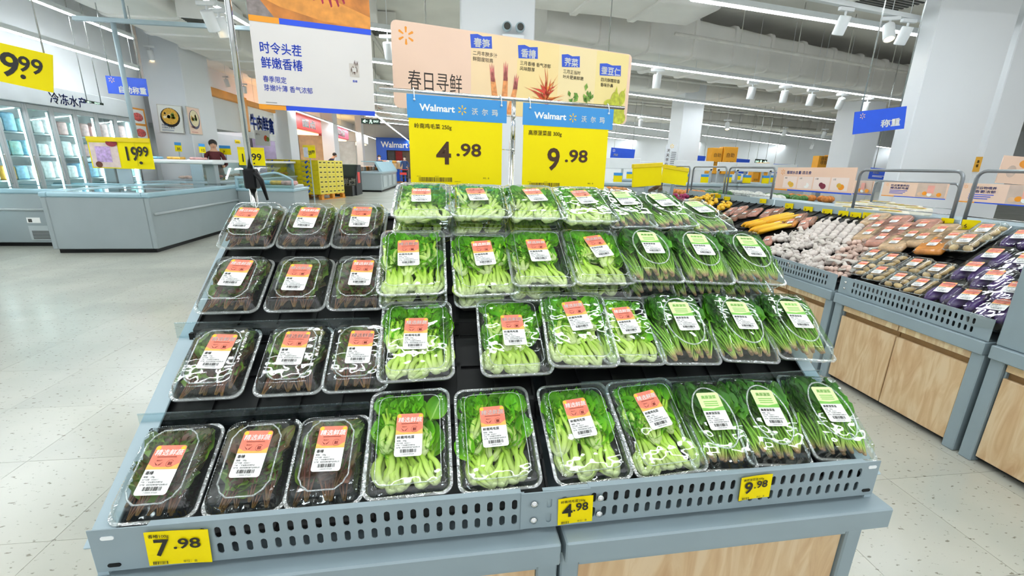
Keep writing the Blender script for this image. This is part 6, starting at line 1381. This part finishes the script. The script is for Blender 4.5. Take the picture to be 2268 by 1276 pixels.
def kiosk(label, px, y, w=1.4):
    p = aty(px, 380, y); root = thing('checkout_kiosk', label, 'checkout', T(p.x, y, 0), 'checkout kiosks')
    b = MB(); b.box(-w/2, w/2, 0, .8, 0, .92, 0, .03); b.obj('counter', CHK, root); b = MB(); b.box(-w/2-.03, w/2+.03, -.04, .84, .92, 1.0, 0, .02); b.obj('worktop', GREYL, root)
    b = MB(); b.box(-w/2+.1, w/2-.1, .4, .46, 1.35, 1.62, 0, .01); b.obj('header_screen', WHITE, root); 
    for s in (-1, 1): b = MB(); b.box(s*(w/2-.15)-.03, s*(w/2-.15)+.03, .4, .46, 1.0, 1.4); b.obj('upright', CHK, root)
    for i in range(2): b = MB(); b.box(-w/2+.2+i*.6, -w/2+.42+i*.6, .1, .13, 1.02, 1.2); q = b.obj('price_card', YEL, root); b = MB(); b.box(-w/2+.2+i*.6, -w/2+.42+i*.6, .095, .135, 1.18, 1.25); b.obj('blue_strip', SKY, q)
for i, (px, y, w_) in enumerate(((1368, 11, 1.7), (1552, 12, 1.4), (1640, 12.6, 1.2), (1690, 12.5, 1.4), (1745, 14, 1.5), (1425, 15, 1.5), (1640, 17, 1.8))): kiosk('%s checkout kiosk of the distant row' % pos_words(i), px, y, w_)
OP = M('orange_post', '#f2a81c', .4, 0, .04, 5)
for i, (xl, xr, yt, yb, y, lb) in enumerate(((1578, 1626, 327, 386, 14.6, 'large orange self-checkout pillar sign'), (1815, 1862, 345, 374, 15.5, 'orange self-checkout pillar sign above the carbohydrate board'), (1672, 1694, 362, 420, 15.6, 'thin orange self-checkout pillar below the exit sign'))):
    a, c = aty(xl, yt, y), aty(xr, yb, y); w = c.x-a.x; root = thing('pillar_sign', lb, 'sign', T(a.x, y, 0), 'orange pillar signs'); zb, zt = min(c.z, a.z), a.z
    b = MB(); b.box(0, w*.42, .0, .3, zb, zt, 0, .01); b.obj('left_panel', OP, root); b = MB(); b.box(w*.46, w, -.02, .3, zb, zt+.04, 0, .01); b.obj('right_panel', OP, root); b = MB(); b.box(w*.2, w*.8, .05, .25, 0, zb); b.obj('post', CHK, root)
    P = Print(); P.text('自助', w*.55, zt-.34*(zt-zb), w*.17, BROWNINK); P.text('收银', w*.55, zt-.66*(zt-zb), w*.17, BROWNINK); P.text('自助', w*.06, zt-.34*(zt-zb), w*.15, BROWNINK); P.text('收银', w*.06, zt-.66*(zt-zb), w*.15, BROWNINK); P.mb.v = [(x, y_, .01) for x, y_, z in P.mb.v]; P.obj('lettering', root, T(0, -.021, 0) @ RX(pi/2))
for i, (q, tx) in enumerate((([(1354, 327), (1407, 331), (1402, 366), (1350, 361)], '美宜'), ([(1537, 344), (1562, 346), (1558, 378), (1535, 376)], '水产'), ([(1620, 350), (1661, 354), (1655, 385), (1616, 383)], '蔬菜水果'), ([(1708, 362), (1766, 366), (1764, 385), (1704, 383)], '大家电'), ([(1928, 371), (1986, 376), (1980, 400), (1924, 396)], '顾客服务'))):
    text_sign('wall_sign', ['blue department sign on the far wall left of the slogan column', 'narrow blue department sign right of the slogan column', 'blue department sign behind the orange pillar', 'blue department sign above the carbohydrate board', 'blue customer service sign left of the broad column'][i], q, 20 if i < 4 else 9, 0, ROYAL, [('spark', .12, .82, .1, WINK), ('text', tx, .12, .5, .16, WINK, .02), ('rect', .12, .3, .6, .34, WINK), ('rect', .12, .2, .5, .24, WINK)], 'sign', 2)
text_sign('column_poster', 'narrow pale slogan strip on the white column behind the yellow boards', [(1479, 320), (1503, 321), (1494, 372), (1466, 371)], 14.95, 0, COLM, [('spark', .5, .93, .1, SPARK), ('text', '天', .12, .68, .16, BROWNINK), ('text', '天', .1, .48, .16, BROWNINK), ('text', '平', .08, .28, .16, BROWNINK), ('text', '价', .06, .08, .16, BROWNINK)]+[('rect', .5, .1+.08*k, .9, .13+.08*k, M('fine_print', '#77787c')) for k in range(8)], 'poster', 0)
